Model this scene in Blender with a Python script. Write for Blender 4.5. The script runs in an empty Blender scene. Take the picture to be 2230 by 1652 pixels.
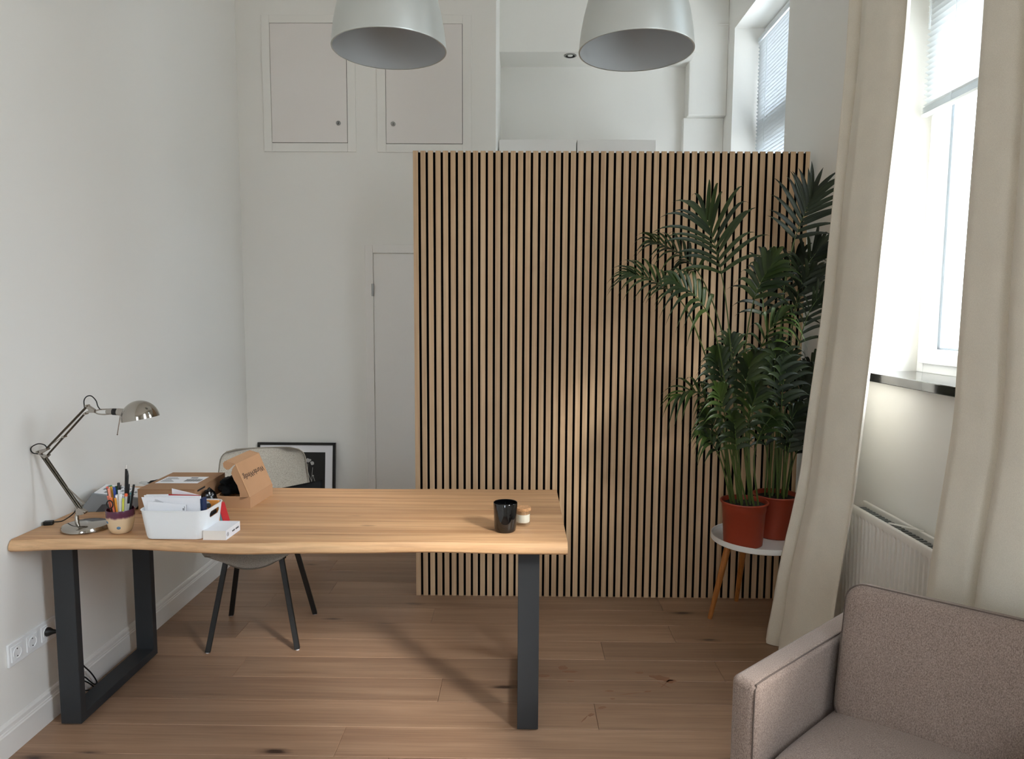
import bpy, bmesh, math, random
from mathutils import Vector, Matrix, noise
random.seed(7)
S = bpy.context.scene
C = bpy.context.collection

# ------------------------------------------------------------------ camera
W_, H_ = 2230, 1652
F_PX, PIT, YAW, ROLL, CAM_H = 1508.41, 0.0932943, 0.0116895, 0.0052636, 1.57945
_fw = Vector((-math.sin(YAW) * math.cos(PIT), math.cos(YAW) * math.cos(PIT), -math.sin(PIT)))
_r0 = Vector((math.cos(YAW), math.sin(YAW), 0)); _u0 = _r0.cross(_fw)
_r = _r0 * math.cos(ROLL) + _u0 * math.sin(ROLL); _u = _u0 * math.cos(ROLL) - _r0 * math.sin(ROLL)
CAM = Vector((0, 0, CAM_H))
cd = bpy.data.cameras.new('camera'); cam = bpy.data.objects.new('camera', cd); C.objects.link(cam)
cd.sensor_fit = 'HORIZONTAL'; cd.sensor_width = 36; cd.lens = F_PX / W_ * 36; cd.clip_start = .02
M4 = Matrix((_r, _u, -_fw)).transposed().to_4x4(); M4.translation = CAM
cam.matrix_world = M4
S.camera = cam
def at(px, py, ax, val):
    """world point seen at a photo pixel on the plane ax = val"""
    d = _fw + _r * ((px - W_ / 2) / F_PX) - _u * ((py - H_ / 2) / F_PX)
    i = 'XYZ'.index(ax)
    return CAM + d * ((val - CAM[i]) / d[i])

# ------------------------------------------------------------------ room measures
XL, XR, YB, YN, YR, ZC = -1.826, 1.56, 4.575, 5.60, -3.0, 4.0
WIN = [(2.03, 3.126), (4.25, 5.32), (-0.17, 0.92)]      # window openings in the right wall
WZ0, WZ1 = 1.335, 3.68
RW = (-.95, .05, 1.20, 3.05)                                            # unseen window added behind the viewer for frontal fill light
XW = 1.78                                                              # window frame plane

# ------------------------------------------------------------------ sky and exposure
S.view_settings.view_transform = 'Standard'; S.view_settings.look = 'None'
S.view_settings.exposure = 0.42; S.view_settings.gamma = 1; S.view_settings.use_curve_mapping = False
SKY = 16.0
w = bpy.data.worlds.new('sky'); S.world = w; w.use_nodes = True
n = w.node_tree.nodes; l = w.node_tree.links
bg = n['Background']; tc = n.new('ShaderNodeTexCoord'); sx = n.new('ShaderNodeSeparateXYZ'); rp = n.new('ShaderNodeValToRGB')
l.new(tc.outputs['Generated'], sx.inputs[0]); l.new(sx.outputs['Z'], rp.inputs['Fac']); l.new(rp.outputs['Color'], bg.inputs['Color'])
e = rp.color_ramp.elements
e[0].position = 0.0; e[0].color = (.29, .30, .30, 1); e[1].position = 1.0; e[1].color = (.95, 1.02, 1.10, 1)
k = rp.color_ramp.elements.new(.02); k.color = (.44, .475, .51, 1)
k = rp.color_ramp.elements.new(.45); k.color = (.745, .80, .865, 1)
bg.inputs['Strength'].default_value = SKY
for i, (a, b) in enumerate(WIN):                                       # portals only guide the sky light through the openings
    ld = bpy.data.lights.new('window_portal', 'AREA'); ld.shape = 'RECTANGLE'; ld.size = b - a; ld.size_y = WZ1 - WZ0
    ld.cycles.is_portal = True
    o = bpy.data.objects.new('window_portal', ld); C.objects.link(o)
    o.location = (XW + .10, (a + b) / 2, (WZ0 + WZ1) / 2); o.rotation_euler = (math.pi / 2, 0, math.pi / 2)
ld = bpy.data.lights.new('window_portal', 'AREA'); ld.shape = 'RECTANGLE'; ld.size = RW[1] - RW[0]; ld.size_y = RW[3] - RW[2]; ld.cycles.is_portal = True
o = bpy.data.objects.new('window_portal', ld); C.objects.link(o)
o.location = ((RW[0] + RW[1]) / 2, YR - .12, (RW[2] + RW[3]) / 2); o.rotation_euler = (math.pi / 2, 0, math.pi)
sd = bpy.data.lights.new('veiled_sun', 'SUN'); sd.energy = 4.2; sd.angle = math.radians(11); sd.color = (1.0, .93, .84)
sun = bpy.data.objects.new('veiled_sun', sd); C.objects.link(sun)
sun.rotation_euler = Vector((-.60, .63, -.50)).to_track_quat('-Z', 'Y').to_euler()
S.cycles.use_denoising = True
S.cycles.max_bounces = 9; S.cycles.diffuse_bounces = 7; S.cycles.glossy_bounces = 4; S.cycles.use_adaptive_sampling = True; S.cycles.adaptive_threshold = .025; S.cycles.transparent_max_bounces = 12
S.cycles.sample_clamp_indirect = 8

# ------------------------------------------------------------------ materials
def srgb(c):
    return tuple(((v / 255) / 12.92 if v / 255 <= .04045 else ((v / 255 + .055) / 1.055) ** 2.4) for v in c)
class NT:
    def __init__(s, name):
        s.m = bpy.data.materials.new(name); s.m.use_nodes = True
        s.t = s.m.node_tree; s.p = s.t.nodes['Principled BSDF']; s.n = s.t.nodes; s.l = s.t.links
    def N(s, t, **k):
        q = s.n.new('ShaderNode' + t)
        for a, v in k.items(): setattr(q, a, v)
        return q
    def L(s, a, b): s.l.new(a, b)
    def coords(s, scale, rnd=True, rot=(0, 0, 0)):
        tc = s.N('TexCoord'); mp = s.N('Mapping'); mp.inputs['Scale'].default_value = scale; mp.inputs['Rotation'].default_value = rot
        s.L(tc.outputs['Object'], mp.inputs['Vector'])
        if not rnd: return mp.outputs['Vector']
        oi = s.N('ObjectInfo'); ml = s.N('Math', operation='MULTIPLY'); ml.inputs[1].default_value = 97.3
        s.L(oi.outputs['Random'], ml.inputs[0]); ad = s.N('VectorMath', operation='ADD')
        s.L(mp.outputs['Vector'], ad.inputs[0]); s.L(ml.outputs[0], ad.inputs[1])
        return ad.outputs[0]
    def noise(s, vec, scale, detail=4, rough=.55, dist=0):
        q = s.N('TexNoise'); q.inputs['Scale'].default_value = scale; q.inputs['Detail'].default_value = detail
        q.inputs['Roughness'].default_value = rough; q.inputs['Distortion'].default_value = dist
        s.L(vec, q.inputs['Vector']); return q.outputs['Fac']
    def ramp(s, fac, stops):
        q = s.N('ValToRGB'); el = q.color_ramp.elements
        while len(el) < len(stops): el.new(.5)
        for e_, (p, c) in zip(el, stops): e_.position = p; e_.color = (*c, 1) if len(c) == 3 else c
        s.L(fac, q.inputs['Fac']); return q.outputs['Color']
    def mix(s, fac, a, b, mode='MIX'):
        q = s.N('Mix', data_type='RGBA', blend_type=mode)
        for sock, v in ((q.inputs[0], fac), (q.inputs[6], a), (q.inputs[7], b)):
            if isinstance(v, (int, float)): sock.default_value = v
            elif isinstance(v, tuple): sock.default_value = (*v, 1)
            else: s.L(v, sock)
        return q.outputs[2]
    def bump(s, h, strength, dist=.002):
        b = s.N('Bump'); b.inputs['Strength'].default_value = strength; b.inputs['Distance'].default_value = dist
        s.L(h, b.inputs['Height']); s.L(b.outputs[0], s.p.inputs['Normal'])
MAT = {}
def plain(name, c, rough=.5, metal=0., spec=.5, coat=0., bump=None, var=None):
    q = NT(name); col = srgb(c)
    q.p.inputs['Base Color'].default_value = (*col, 1); q.p.inputs['Roughness'].default_value = rough
    q.p.inputs['Metallic'].default_value = metal; q.p.inputs['Specular IOR Level'].default_value = spec
    q.p.inputs['Coat Weight'].default_value = coat
    if var:                                                           # (scale, amount): soft tonal variation
        f = q.noise(q.coords((1, 1, 1)), var[0], 3)
        q.L(q.ramp(f, [(.3, tuple(v * (1 - var[1]) for v in col)), (.7, tuple(min(1, v * (1 + var[1])) for v in col))]), q.p.inputs['Base Color'])
    if bump: q.bump(q.noise(q.coords((1, 1, 1)), bump[0], 4), bump[1], bump[2] if len(bump) > 2 else .002)
    MAT[name] = q.m; return q.m
def wood(name, light, dark, knot, axis, along=.6, across=16, rough=.45, knots=True, tone=.16, fine=110, kscale=(1.1, 6.5), streak=0):
    q = NT(name); sc = [across] * 3; sc['XYZ'.index(axis)] = along
    v = q.coords(tuple(sc)); f = q.noise(v, 1.0, 6, .6, .6)
    c = q.ramp(f, [(.28, srgb(dark)), (.5, tuple((a + b) / 2 for a, b in zip(srgb(light), srgb(dark)))), (.68, srgb(light))])
    sc2 = [fine] * 3; sc2['XYZ'.index(axis)] = 3.
    f2 = q.noise(q.coords(tuple(sc2)), 1.0, 3, .6)
    c = q.mix(.35, c, q.ramp(f2, [(.3, (.45, .42, .40)), (.6, (1, 1, 1))]), 'MULTIPLY')
    if streak:
        sc4 = [48.] * 3; sc4['XYZ'.index(axis)] = 1.3
        f4 = q.noise(q.coords(tuple(sc4)), 1.0, 4, .6, .3)
        c = q.mix(q.ramp(f4, [(.60, (0, 0, 0)), (.74, (streak,) * 3)]), c, tuple(v_ * .62 for v_ in srgb(dark)))
    if knots:
        sc3 = [kscale[1]] * 3; sc3['XYZ'.index(axis)] = kscale[0] * 1.6
        kv = q.coords(tuple(sc3)); vo = q.N('TexVoronoi'); vo.inputs['Scale'].default_value = 1; q.L(kv, vo.inputs['Vector'])
        nd = q.noise(kv, 3.2, 4); ad = q.N('Math', operation='MULTIPLY_ADD'); ad.inputs[1].default_value = .22
        q.L(nd, ad.inputs[0]); q.L(vo.outputs['Distance'], ad.inputs[2])
        kf = q.ramp(ad.outputs[0], [(.140, (1, 1, 1)), (.168, (.5, .5, .5)), (.225, (0, 0, 0))])
        c = q.mix(kf, c, srgb(knot))
    oi = q.N('ObjectInfo'); hs = q.N('HueSaturation'); mr = q.N('MapRange')
    mr.inputs['To Min'].default_value = 1 - tone; mr.inputs['To Max'].default_value = 1 + tone * .6
    q.L(oi.outputs['Random'], mr.inputs['Value']); q.L(mr.outputs[0], hs.inputs['Value']); q.L(c, hs.inputs['Color'])
    q.L(hs.outputs[0], q.p.inputs['Base Color']); q.p.inputs['Roughness'].default_value = rough
    q.bump(f2, .12, .001); MAT[name] = q.m; return q.m
def fabric(name, c, c2, scale, streak=(1, 1, 1), rough=.95, bump=.5, sheen=.15):
    q = NT(name); v = q.coords(streak, rnd=False)
    f = q.noise(v, scale, 2, .7); f2 = q.noise(v, 9, 2)
    col = q.ramp(f, [(.32, srgb(c2)), (.66, srgb(c))]); col = q.mix(.18, col, q.ramp(f2, [(.3, (.72, .72, .72)), (.7, (1, 1, 1))]), 'MULTIPLY')
    q.L(col, q.p.inputs['Base Color']); q.p.inputs['Roughness'].default_value = rough; q.p.inputs['Specular IOR Level'].default_value = .2
    q.p.inputs['Sheen Weight'].default_value = sheen; q.p.inputs['Sheen Roughness'].default_value = .5
    q.bump(f, bump, .0015); MAT[name] = q.m; return q.m
def emit_free_glass(name, tint=(.97, .99, 1.0), gl=.06):
    q = NT(name); q.n.remove(q.p); tr = q.N('BsdfTransparent'); tr.inputs[0].default_value = (*tint, 1)
    gs = q.N('BsdfGlossy'); gs.inputs['Roughness'].default_value = .02; mx = q.N('MixShader')
    mx.inputs[0].default_value = gl
    q.L(tr.outputs[0], mx.inputs[1]); q.L(gs.outputs[0], mx.inputs[2])
    q.L(mx.outputs[0], q.n['Material Output'].inputs['Surface']); MAT[name] = q.m; return q.m

plain('wall_paint', (232, 230, 225), .9, spec=.25, bump=(260, .06, .001))
plain('ceiling_paint', (236, 234, 230), .95, spec=.2)
plain('white_lacquer', (232, 229, 225), .45, bump=(8, .02))
plain('hatch_white', (228, 223, 219), .6)
plain('dark_gap', (38, 36, 34), .9)
plain('pvc_white', (240, 242, 243), .3)
plain('blind_white', (208, 213, 217), .4)
plain('radiator_white', (226, 222, 215), .4)
plain('radiator_inside', (120, 122, 120), .6)
plain('granite', (30, 29, 29), .12, coat=.3, var=(220, .5))
wood('slat_oak', (216, 186, 150), (192, 158, 122), (120, 85, 55), 'Z', .7, 55, .6, False, .10, 260)
wood('floor_oak', (168, 136, 110), (140, 108, 85), (62, 44, 34), 'X', .55, 13, .42, True, .17, 120, (.95, 5.4), streak=.35)
wood('desk_oak', (216, 172, 128), (176, 129, 90), (92, 60, 40), 'X', .7, 20, .5, True, .10, 120, (1.5, 8.5), streak=.7)
wood('desk_edge', (228, 188, 144), (202, 156, 113), (100, 66, 42), 'X', 1.2, 26, .55, True, .04, 120, (2.2, 12), streak=.45)
wood('leg_wood', (186, 118, 56), (150, 88, 38), (90, 50, 20), 'Z', 2, 60, .45, False, .05, 260)
plain('felt_black', (10, 10, 10), 1., spec=.05)
plain('powder_black', (44, 47, 50), .55, bump=(900, .1, .0004))
plain('chair_black', (16, 16, 16), .5)
plain('plastic_black', (14, 14, 14), .4)
plain('cable_black', (12, 12, 12), .5)
plain('cable_white', (205, 205, 203), .5)
plain('chrome', (172, 166, 158), .10, 1.)
plain('nickel', (176, 170, 163), .22, 1.)
plain('brass_dark', (90, 84, 74), .3, 1.)
plain('alu_shade', (204, 207, 204), .42, .6, bump=(14, .03))
plain('alu_inside', (192, 196, 199), .5, .25)
plain('bulb_white', (235, 235, 230), .3)
fabric('curtain_fabric', (234, 227, 213), (220, 212, 198), 500, bump=.25, sheen=.1)
fabric('armchair_fabric', (166, 147, 136), (116, 100, 92), 420, (1, 1, .55), bump=.9, sheen=.2)
plain('piping', (96, 83, 76), .9)
fabric('chair_fabric', (186, 181, 171), (132, 127, 118), 420, bump=.6)
plain('chair_piping', (120, 114, 104), .9)
plain('cardboard', (176, 136, 102), .85, var=(6, .05), bump=(60, .05))
plain('cardboard_dark', (162, 124, 92), .85, var=(6, .06), bump=(60, .05))
plain('cardboard_edge', (214, 170, 128), .9)
plain('paper', (236, 236, 240), .8)
plain('paper_grey', (198, 198, 202), .8)
plain('paper_cream', (236, 230, 222), .85)
plain('ink', (22, 22, 26), .8)
plain('bin_white', (240, 243, 245), .35)
plain('red_print', (196, 40, 48), .6)
plain('navy', (24, 44, 86), .6)
plain('teal_print', (110, 176, 186), .6)
plain('orange_print', (228, 150, 70), .6)
plain('tube_silver', (176, 178, 180), .3, .9)
plain('grey_plastic', (128, 132, 136), .5)
plain('grey_plastic_dark', (74, 76, 80), .55)
plain('black_glass', (5, 5, 6), .06, spec=.6, coat=.4)
plain('black_wax', (16, 15, 15), .6)
plain('wax', (238, 228, 208), .45)
plain('cork', (176, 130, 88), .9, var=(160, .3), bump=(300, .4))
emit_free_glass('jar_glass'); emit_free_glass('window_glass')
plain('pot_plastic', (146, 54, 31), .38, var=(5, .04))
plain('soil', (48, 40, 34), 1., var=(150, .6), bump=(120, 1., .01))
plain('tray_white', (226, 224, 220), .4)
plain('stem_green', (72, 90, 38), .5)
plain('print_black', (20, 20, 19), .6)
plain('frame_black', (20, 18, 17), .4)
plain('flower_grey', (176, 176, 174), .8)
plain('cloth_black', (14, 16, 18), .9, spec=.2, bump=(40, .4, .004))
plain('film_black', (12, 12, 13), .18)
plain('steel', (150, 150, 148), .3, 1.)
plain('stain', (132, 94, 70), .5)
def leaf_mat(name, a, b):
    q = NT(name); oi = q.N('ObjectInfo'); c = q.ramp(oi.outputs['Random'], [(0, srgb(a)), (1, srgb(b))])
    f = q.noise(q.coords((1, 1, 1)), 40, 2); c = q.mix(.25, c, q.ramp(f, [(.3, (.6, .6, .6)), (.7, (1, 1, 1))]), 'MULTIPLY')
    q.L(c, q.p.inputs['Base Color']); q.p.inputs['Roughness'].default_value = .42; q.p.inputs['Specular IOR Level'].default_value = .35
    MAT[name] = q.m
leaf_mat('leaf_front', (24, 40, 20), (52, 70, 24)); leaf_mat('leaf_back', (18, 28, 16), (32, 44, 20))
q = NT('cup_glaze'); tcn = q.N('TexCoord'); sp = q.N('SeparateXYZ'); q.L(tcn.outputs['Object'], sp.inputs[0])
nz = q.noise(q.coords((1, 1, .01), False), 45, 2); ma = q.N('Math', operation='MULTIPLY_ADD'); ma.inputs[1].default_value = .016
q.L(nz, ma.inputs[0]); q.L(sp.outputs['Z'], ma.inputs[2])
q.L(q.ramp(ma.outputs[0], [(.0695, srgb((222, 196, 160))), (.0705, srgb((150, 104, 108))), (.074, srgb((94, 44, 66))), (.11, srgb((78, 34, 58)))]), q.p.inputs['Base Color'])
q.p.inputs['Roughness'].default_value = .22; MAT['cup_glaze'] = q.m
plain('dot_blue', (98, 134, 164), .25)

# ------------------------------------------------------------------ mesh helpers
class G:
    def __init__(s): s.v = []; s.f = []
    def add(s, v, f):
        o = len(s.v); s.v += [Vector(p) for p in v]; s.f += [tuple(i + o for i in q) for q in f]; return s
    def box(s, x0, x1, y0, y1, z0, z1, m=None):
        v = [Vector(p) for p in ((x0, y0, z0), (x1, y0, z0), (x1, y1, z0), (x0, y1, z0), (x0, y0, z1), (x1, y0, z1), (x1, y1, z1), (x0, y1, z1))]
        if m is not None: v = [m @ p for p in v]
        return s.add(v, [(0, 3, 2, 1), (4, 5, 6, 7), (0, 1, 5, 4), (1, 2, 6, 5), (2, 3, 7, 6), (3, 0, 4, 7)])
    def bar(s, a, b, w, h, up=(0, 1, 0)):
        """square bar between two points, w across, h along 'up'"""
        a, b = Vector(a), Vector(b); t = (b - a).normalized(); q = Vector(up); sd = t.cross(q).normalized(); q = sd.cross(t).normalized()
        v = [p + sd * (i * w / 2) + q * (j * h / 2) for p in (a, b) for i, j in ((-1, -1), (1, -1), (1, 1), (-1, 1))]
        return s.add(v, [(0, 3, 2, 1), (4, 5, 6, 7), (0, 1, 5, 4), (1, 2, 6, 5), (2, 3, 7, 6), (3, 0, 4, 7)])
    def tube(s, pts, r, n=8, caps=True):
        pts = [Vector(p) for p in pts]; m = len(pts); rs = r if isinstance(r, (list, tuple)) else [r] * m
        v = []; f = []; prev = None
        for i, p in enumerate(pts):
            t = (pts[min(i + 1, m - 1)] - pts[max(i - 1, 0)]).normalized()
            if prev is None: a = t.orthogonal().normalized()
            else: a = (prev - t * prev.dot(t)).normalized()
            prev = a; b = t.cross(a)
            v += [p + (a * math.cos(2 * math.pi * k / n) + b * math.sin(2 * math.pi * k / n)) * rs[i] for k in range(n)]
        for i in range(m - 1):
            for k in range(n):
                f.append((i * n + k, i * n + (k + 1) % n, (i + 1) * n + (k + 1) % n, (i + 1) * n + k))
        if caps: f += [tuple(range(n - 1, -1, -1)), tuple((m - 1) * n + k for k in range(n))]
        return s.add(v, f)
    def lathe(s, prof, n=32, m=None, close=False):
        """prof: (r, z) list turned around z; r == 0 becomes a pole"""
        v = []; rows = []
        for r, z in prof:
            if r < 1e-6: rows.append([len(v)]); v.append(Vector((0, 0, z)))
            else:
                rows.append(list(range(len(v), len(v) + n)))
                v += [Vector((r * math.cos(2 * math.pi * k / n), r * math.sin(2 * math.pi * k / n), z)) for k in range(n)]
        f = []
        pr = list(zip(rows, rows[1:])) + ([(rows[-1], rows[0])] if close else [])
        for a, b in pr:
            for k in range(n):
                k2 = (k + 1) % n
                if len(a) == 1 and len(b) == 1: continue
                if len(a) == 1: f.append((a[0], b[k2], b[k]))
                elif len(b) == 1: f.append((a[k], a[k2], b[0]))
                else: f.append((a[k], a[k2], b[k2], b[k]))
        if m is not None: v = [m @ p for p in v]
        return s.add(v, f)
    def prism(s, poly, d):
        """polygon (3-D points) extruded by vector d"""
        d = Vector(d); m = len(poly); v = [Vector(p) for p in poly]; v += [p + d for p in v[:m]]
        return s.add(v, [tuple(range(m - 1, -1, -1)), tuple(range(m, 2 * m))] + [(i, (i + 1) % m, (i + 1) % m + m, i + m) for i in range(m)])
    def grid(s, fn, nu, nv, wrap=False):
        v = [fn(i / (nu - (0 if wrap else 1)), j / (nv - 1)) for j in range(nv) for i in range(nu)]
        f = [(j * nu + i, j * nu + (i + 1) % nu, (j + 1) * nu + (i + 1) % nu, (j + 1) * nu + i) for j in range(nv - 1) for i in range(nu if wrap else nu - 1)]
        return s.add(v, f)
    def shell(s, fn, nu, nv, off):
        """closed thick sheet: fn(u,v) front, off(u,v) back"""
        v = [fn(i / (nu - 1), j / (nv - 1)) for j in range(nv) for i in range(nu)] + [off(i / (nu - 1), j / (nv - 1)) for j in range(nv) for i in range(nu)]
        o = nu * nv; f = []
        for j in range(nv - 1):
            for i in range(nu - 1):
                a, b, c, d = j * nu + i, j * nu + i + 1, (j + 1) * nu + i + 1, (j + 1) * nu + i
                f += [(a, b, c, d), (d + o, c + o, b + o, a + o)]
        rim = [i for i in range(nu)] + [j * nu + nu - 1 for j in range(1, nv)] + [(nv - 1) * nu + i for i in range(nu - 2, -1, -1)] + [j * nu for j in range(nv - 2, 0, -1)]
        for a, b in zip(rim, rim[1:] + rim[:1]): f.append((b, a, a + o, b + o))
        return s.add(v, f)
def mesh(name, g, mat, bev=0, seg=2, smooth=None, fix=True):
    me = bpy.data.meshes.new(name); me.from_pydata([tuple(p) for p in g.v], [], g.f); me.materials.append(MAT[mat] if isinstance(mat, str) else mat)
    b = bmesh.new(); b.from_mesh(me)
    if fix: bmesh.ops.recalc_face_normals(b, faces=b.faces)
    if bev:
        ed = [x for x in b.edges if len(x.link_faces) == 2 and x.calc_face_angle(0) > .5]
        bmesh.ops.bevel(b, geom=ed, offset=bev, segments=seg, profile=.5, affect='EDGES', clamp_overlap=True)
    if smooth is not None:
        for x in b.faces: x.smooth = True
        for x in b.edges: x.smooth = not (len(x.link_faces) == 2 and x.calc_face_angle(0) > math.radians(smooth))
    b.to_mesh(me); b.free(); return me
def link(name, me, parent=None, loc=None):
    o = bpy.data.objects.new(name, me); C.objects.link(o)
    if parent is not None: o.parent = parent
    if loc is not None: o.location = loc
    return o
def obj(name, g, mat, parent=None, org=None, world=False, bev=0, seg=2, smooth=None):
    """link g as one mesh object; world=True: vertices are in world space and are brought into the parent's frame"""
    if world and parent is not None:
        m = parent.matrix_basis if parent.parent is None else parent.parent.matrix_basis @ parent.matrix_basis
        m = m.inverted(); g.v = [m @ p for p in g.v]
    if org is not None:
        ov = Vector(org); g.v = [p - ov for p in g.v]
    return link(name, mesh(name, g, mat, bev, seg, smooth), parent, org)
def tag(o, label, cat=None, group=None, kind=None):
    if label: o['label'] = label
    if cat: o['category'] = cat
    if group: o['group'] = group
    if kind: o['kind'] = kind
    return o
def thing(name, label, cat, loc=(0, 0, 0), rz=0, group=None, kind=None):
    o = bpy.data.objects.new(name, None); C.objects.link(o); o.empty_display_size = .05
    o.location = loc; o.rotation_euler = (0, 0, rz); o.matrix_basis = Matrix.Translation(loc) @ Matrix.Rotation(rz, 4, 'Z')
    return tag(o, label, cat, group, kind)
def struct(name, g, mat, label, **k): return tag(obj(name, g, mat, **k), label, kind='structure')
def smoothstep(x): x = max(0, min(1, x)); return x * x * (3 - 2 * x)
def lerp(a, b, t): return a + (b - a) * t
def curve_pts(pts, n):
    """Catmull-Rom through pts"""
    p = [Vector(q) for q in pts]; p = [p[0] * 2 - p[1]] + p + [p[-1] * 2 - p[-2]]; out = []
    m = len(p) - 3
    for i in range(n):
        t = i / (n - 1) * m; k = min(int(t), m - 1); t -= k; a, b, c, d = p[k:k + 4]
        out.append(.5 * (2 * b + (c - a) * t + (2 * a - 5 * b + 4 * c - d) * t * t + (3 * b - a - 3 * c + d) * t ** 3))
    return out
def text(name, body, size, m, mat, parent, extr=.0002):
    cu = bpy.data.curves.new(name, 'FONT'); cu.body = body; cu.size = size; cu.extrude = extr; cu.align_x = 'CENTER'; cu.align_y = 'CENTER'
    cu.materials.append(MAT[mat]); o = bpy.data.objects.new(name, cu); C.objects.link(o); o.parent = parent
    bpy.context.view_layer.update(); nm = bpy.data.meshes.new_from_object(o.evaluated_get(bpy.context.evaluated_depsgraph_get()))
    bpy.data.objects.remove(o); o = link(name, nm, parent)
    o.matrix_basis = parent.matrix_basis.inverted() @ m; return o
def frame_m(o, x, y):
    x = Vector(x).normalized(); y = Vector(y); y = (y - x * y.dot(x)).normalized(); m = Matrix((x, y, x.cross(y))).transposed().to_4x4(); m.translation = Vector(o); return m

# ================================================================== THE ROOM
g = G().box(XL - .15, XR + .45, YR - .15, YN + .3, -.10, -.016)
floor = struct('floor', g, 'floor_oak', 'oiled oak plank floor with knots')
# planks near the camera's view, one object each
PW = .18; Y0 = 2.34 - PW * 8
JOINT = {2.34: -.66, 2.52: .31, 2.70: -.33, 2.88: -1.25, 3.06: .40, 3.24: .765, 3.42: -.45}
plank_n = 0
row = 0
while Y0 + row * PW < YN - .02:
    ya = Y0 + row * PW; yb = min(ya + PW, YN); rnd = random.Random(row * 13 + 5)
    j = next((v for k_, v in JOINT.items() if abs(k_ - ya) < .02), None)
    cuts = [XL, XR]
    if j is None: j = rnd.uniform(-1.5, 1.3)
    cuts.append(j)
    for dlt in (2.15, -2.15):
        if XL + .25 < j + dlt < XR - .25: cuts.append(j + dlt)
    cuts.sort()
    for a, b in zip(cuts, cuts[1:]):
        bx = G().box(-(b - a) / 2 + .0004, (b - a) / 2 - .0004, .0004, yb - ya - .0004, -.016, 0)
        o = link('plank', mesh('plank', bx, 'floor_oak', .0016, 1), floor, ((a + b) / 2, ya, 0))
    row += 1
g = G().box(XL, XR, YR, Y0, -.016, 0)
obj('plank_field', g, 'floor_oak', floor)
# dried stains on the floor right of the desk
def blot(px, py, w_, h_, rot=0, nn=14):
    c = at(px, py, 'Z', 0); rnd = random.Random(int(px * 3 + py)); p = []
    for i in range(nn):
        a = 2 * math.pi * i / nn; r = rnd.uniform(.75, 1.15)
        x, y = math.cos(a) * w_ / 2 * r, math.sin(a) * h_ / 2 * r
        p.append((c.x + x * math.cos(rot) - y * math.sin(rot), c.y + x * math.sin(rot) + y * math.cos(rot), .00005))
    obj('stain', G().prism(p, (0, 0, .0003)), 'stain', floor)
for a in ((1226, 1453, .045, .04, .2), (1241, 1462, .07, .02, 0), (1186, 1471, .055, .025, 0), (1393, 1464, .04, .02, 0), (1440, 1476, .10, .045, -.4), (1462, 1483, .05, .03, .3), (1447, 1490, .07, .006, .9), (1447, 1492, .08, .006, -.8),
          (1328, 1504, .04, .012, 0), (1372, 1510, .10, .006, .2), (1411, 1505, .035, .012, .2), (1312, 1540, .04, .016, .3), (1287, 1556, .03, .018, .6), (1272, 1566, .06, .006, 1.0), (1243, 1483, .03, .012, 0), (1334, 1521, .025, .01, 0)):
    blot(*a)

struct('ceiling', G().box(XL - .15, XR + .45, YR - .15, YN + .15, ZC, ZC + .15), 'ceiling_paint', 'white painted ceiling')
struct('wall_left', G().box(XL - .15, XL, YR - .15, YN + .15, -.1, ZC), 'wall_paint', 'plain white wall beside the desk')
struct('wall_back', G().box(XL, -.166, YB, YN + .1, -.1, ZC), 'wall_paint', 'white back wall with the door and two hatches')
struct('wall_nook', G().box(-.166, XR, YN, YN + .12, -.1, ZC), 'wall_paint', 'white far wall of the kitchen nook')
g = G(); g.box(XL, RW[0], YR - .15, YR, -.1, ZC); g.box(RW[1], XR + .3, YR - .15, YR, -.1, ZC); g.box(RW[0], RW[1], YR - .15, YR, -.1, RW[2]); g.box(RW[0], RW[1], YR - .15, YR, RW[3], ZC)
struct('wall_rear', g, 'wall_paint', 'white wall behind the viewer')
g = G()
XO = XR + .36
g.box(XR, XO, YR, YN, -.1, WZ0); g.box(XR, XO, YR, YN, WZ1, ZC)
edges = sorted(WIN); prev = YR
for a, b in edges: g.box(XR, XO, prev, a, WZ0, WZ1); prev = b
g.box(XR, XO, prev, YN, WZ0, WZ1)
struct('wall_right', g, 'wall_paint', 'white window wall with deep reveals')
# soffit with a spotlight and the boxed pipe in the nook corner
struct('trim_1', G().box(-.166, 1.28, 5.29, YN, 3.5, ZC), 'wall_paint', 'white boxed soffit high in the nook')
struct('trim_2', G().box(1.27, XR, 5.47, YN, 3.10, ZC), 'wall_paint', 'white boxed pipe in the nook corner', bev=.006)
struct('trim_3', G().box(1.25, XR, 5.53, YN, 0, 3.10), 'wall_paint', 'narrow white pilaster below the boxed pipe', bev=.006)
t = thing('recessed_spotlight', 'small round recessed spotlight in the nook soffit', 'spotlight', (.358, 5.36, 3.5))
obj('ring', G().lathe([(.036, 0), (.047, 0), (.047, -.004), (.036, -.006), (.036, 0)], 28), 'steel', t, smooth=30)
obj('reflector', G().lathe([(.036, -.001), (.022, -.0005), (0, -.0005)], 28), 'dark_gap', t, smooth=40)
obj('bulb', G().lathe([(0, -.004), (.018, -.003), (.02, -.0008), (0, -.0006)], 20), 'bulb_white', t, smooth=40)

# baseboard along the left wall: plain board with a small moulded top
def base_prof(z): return z
g = G()
prof = [(0, 0), (.016, 0), (.016, .086), (.013, .090), (.013, .096), (.010, .098), (.010, .112), (.006, .120), (0, .122)]
ya, yb = YR, YB
g.prism([(XL + a, ya, z) for a, z in prof], (0, yb - ya, 0))
struct('baseboard_left', g, 'white_lacquer', 'white moulded baseboard along the left wall')
g = G().prism([(XL, YB - a, z) for a, z in prof], (-1.03 - XL, 0, 0))
struct('baseboard_back', g, 'white_lacquer', 'white baseboard under the hatches')

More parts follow.
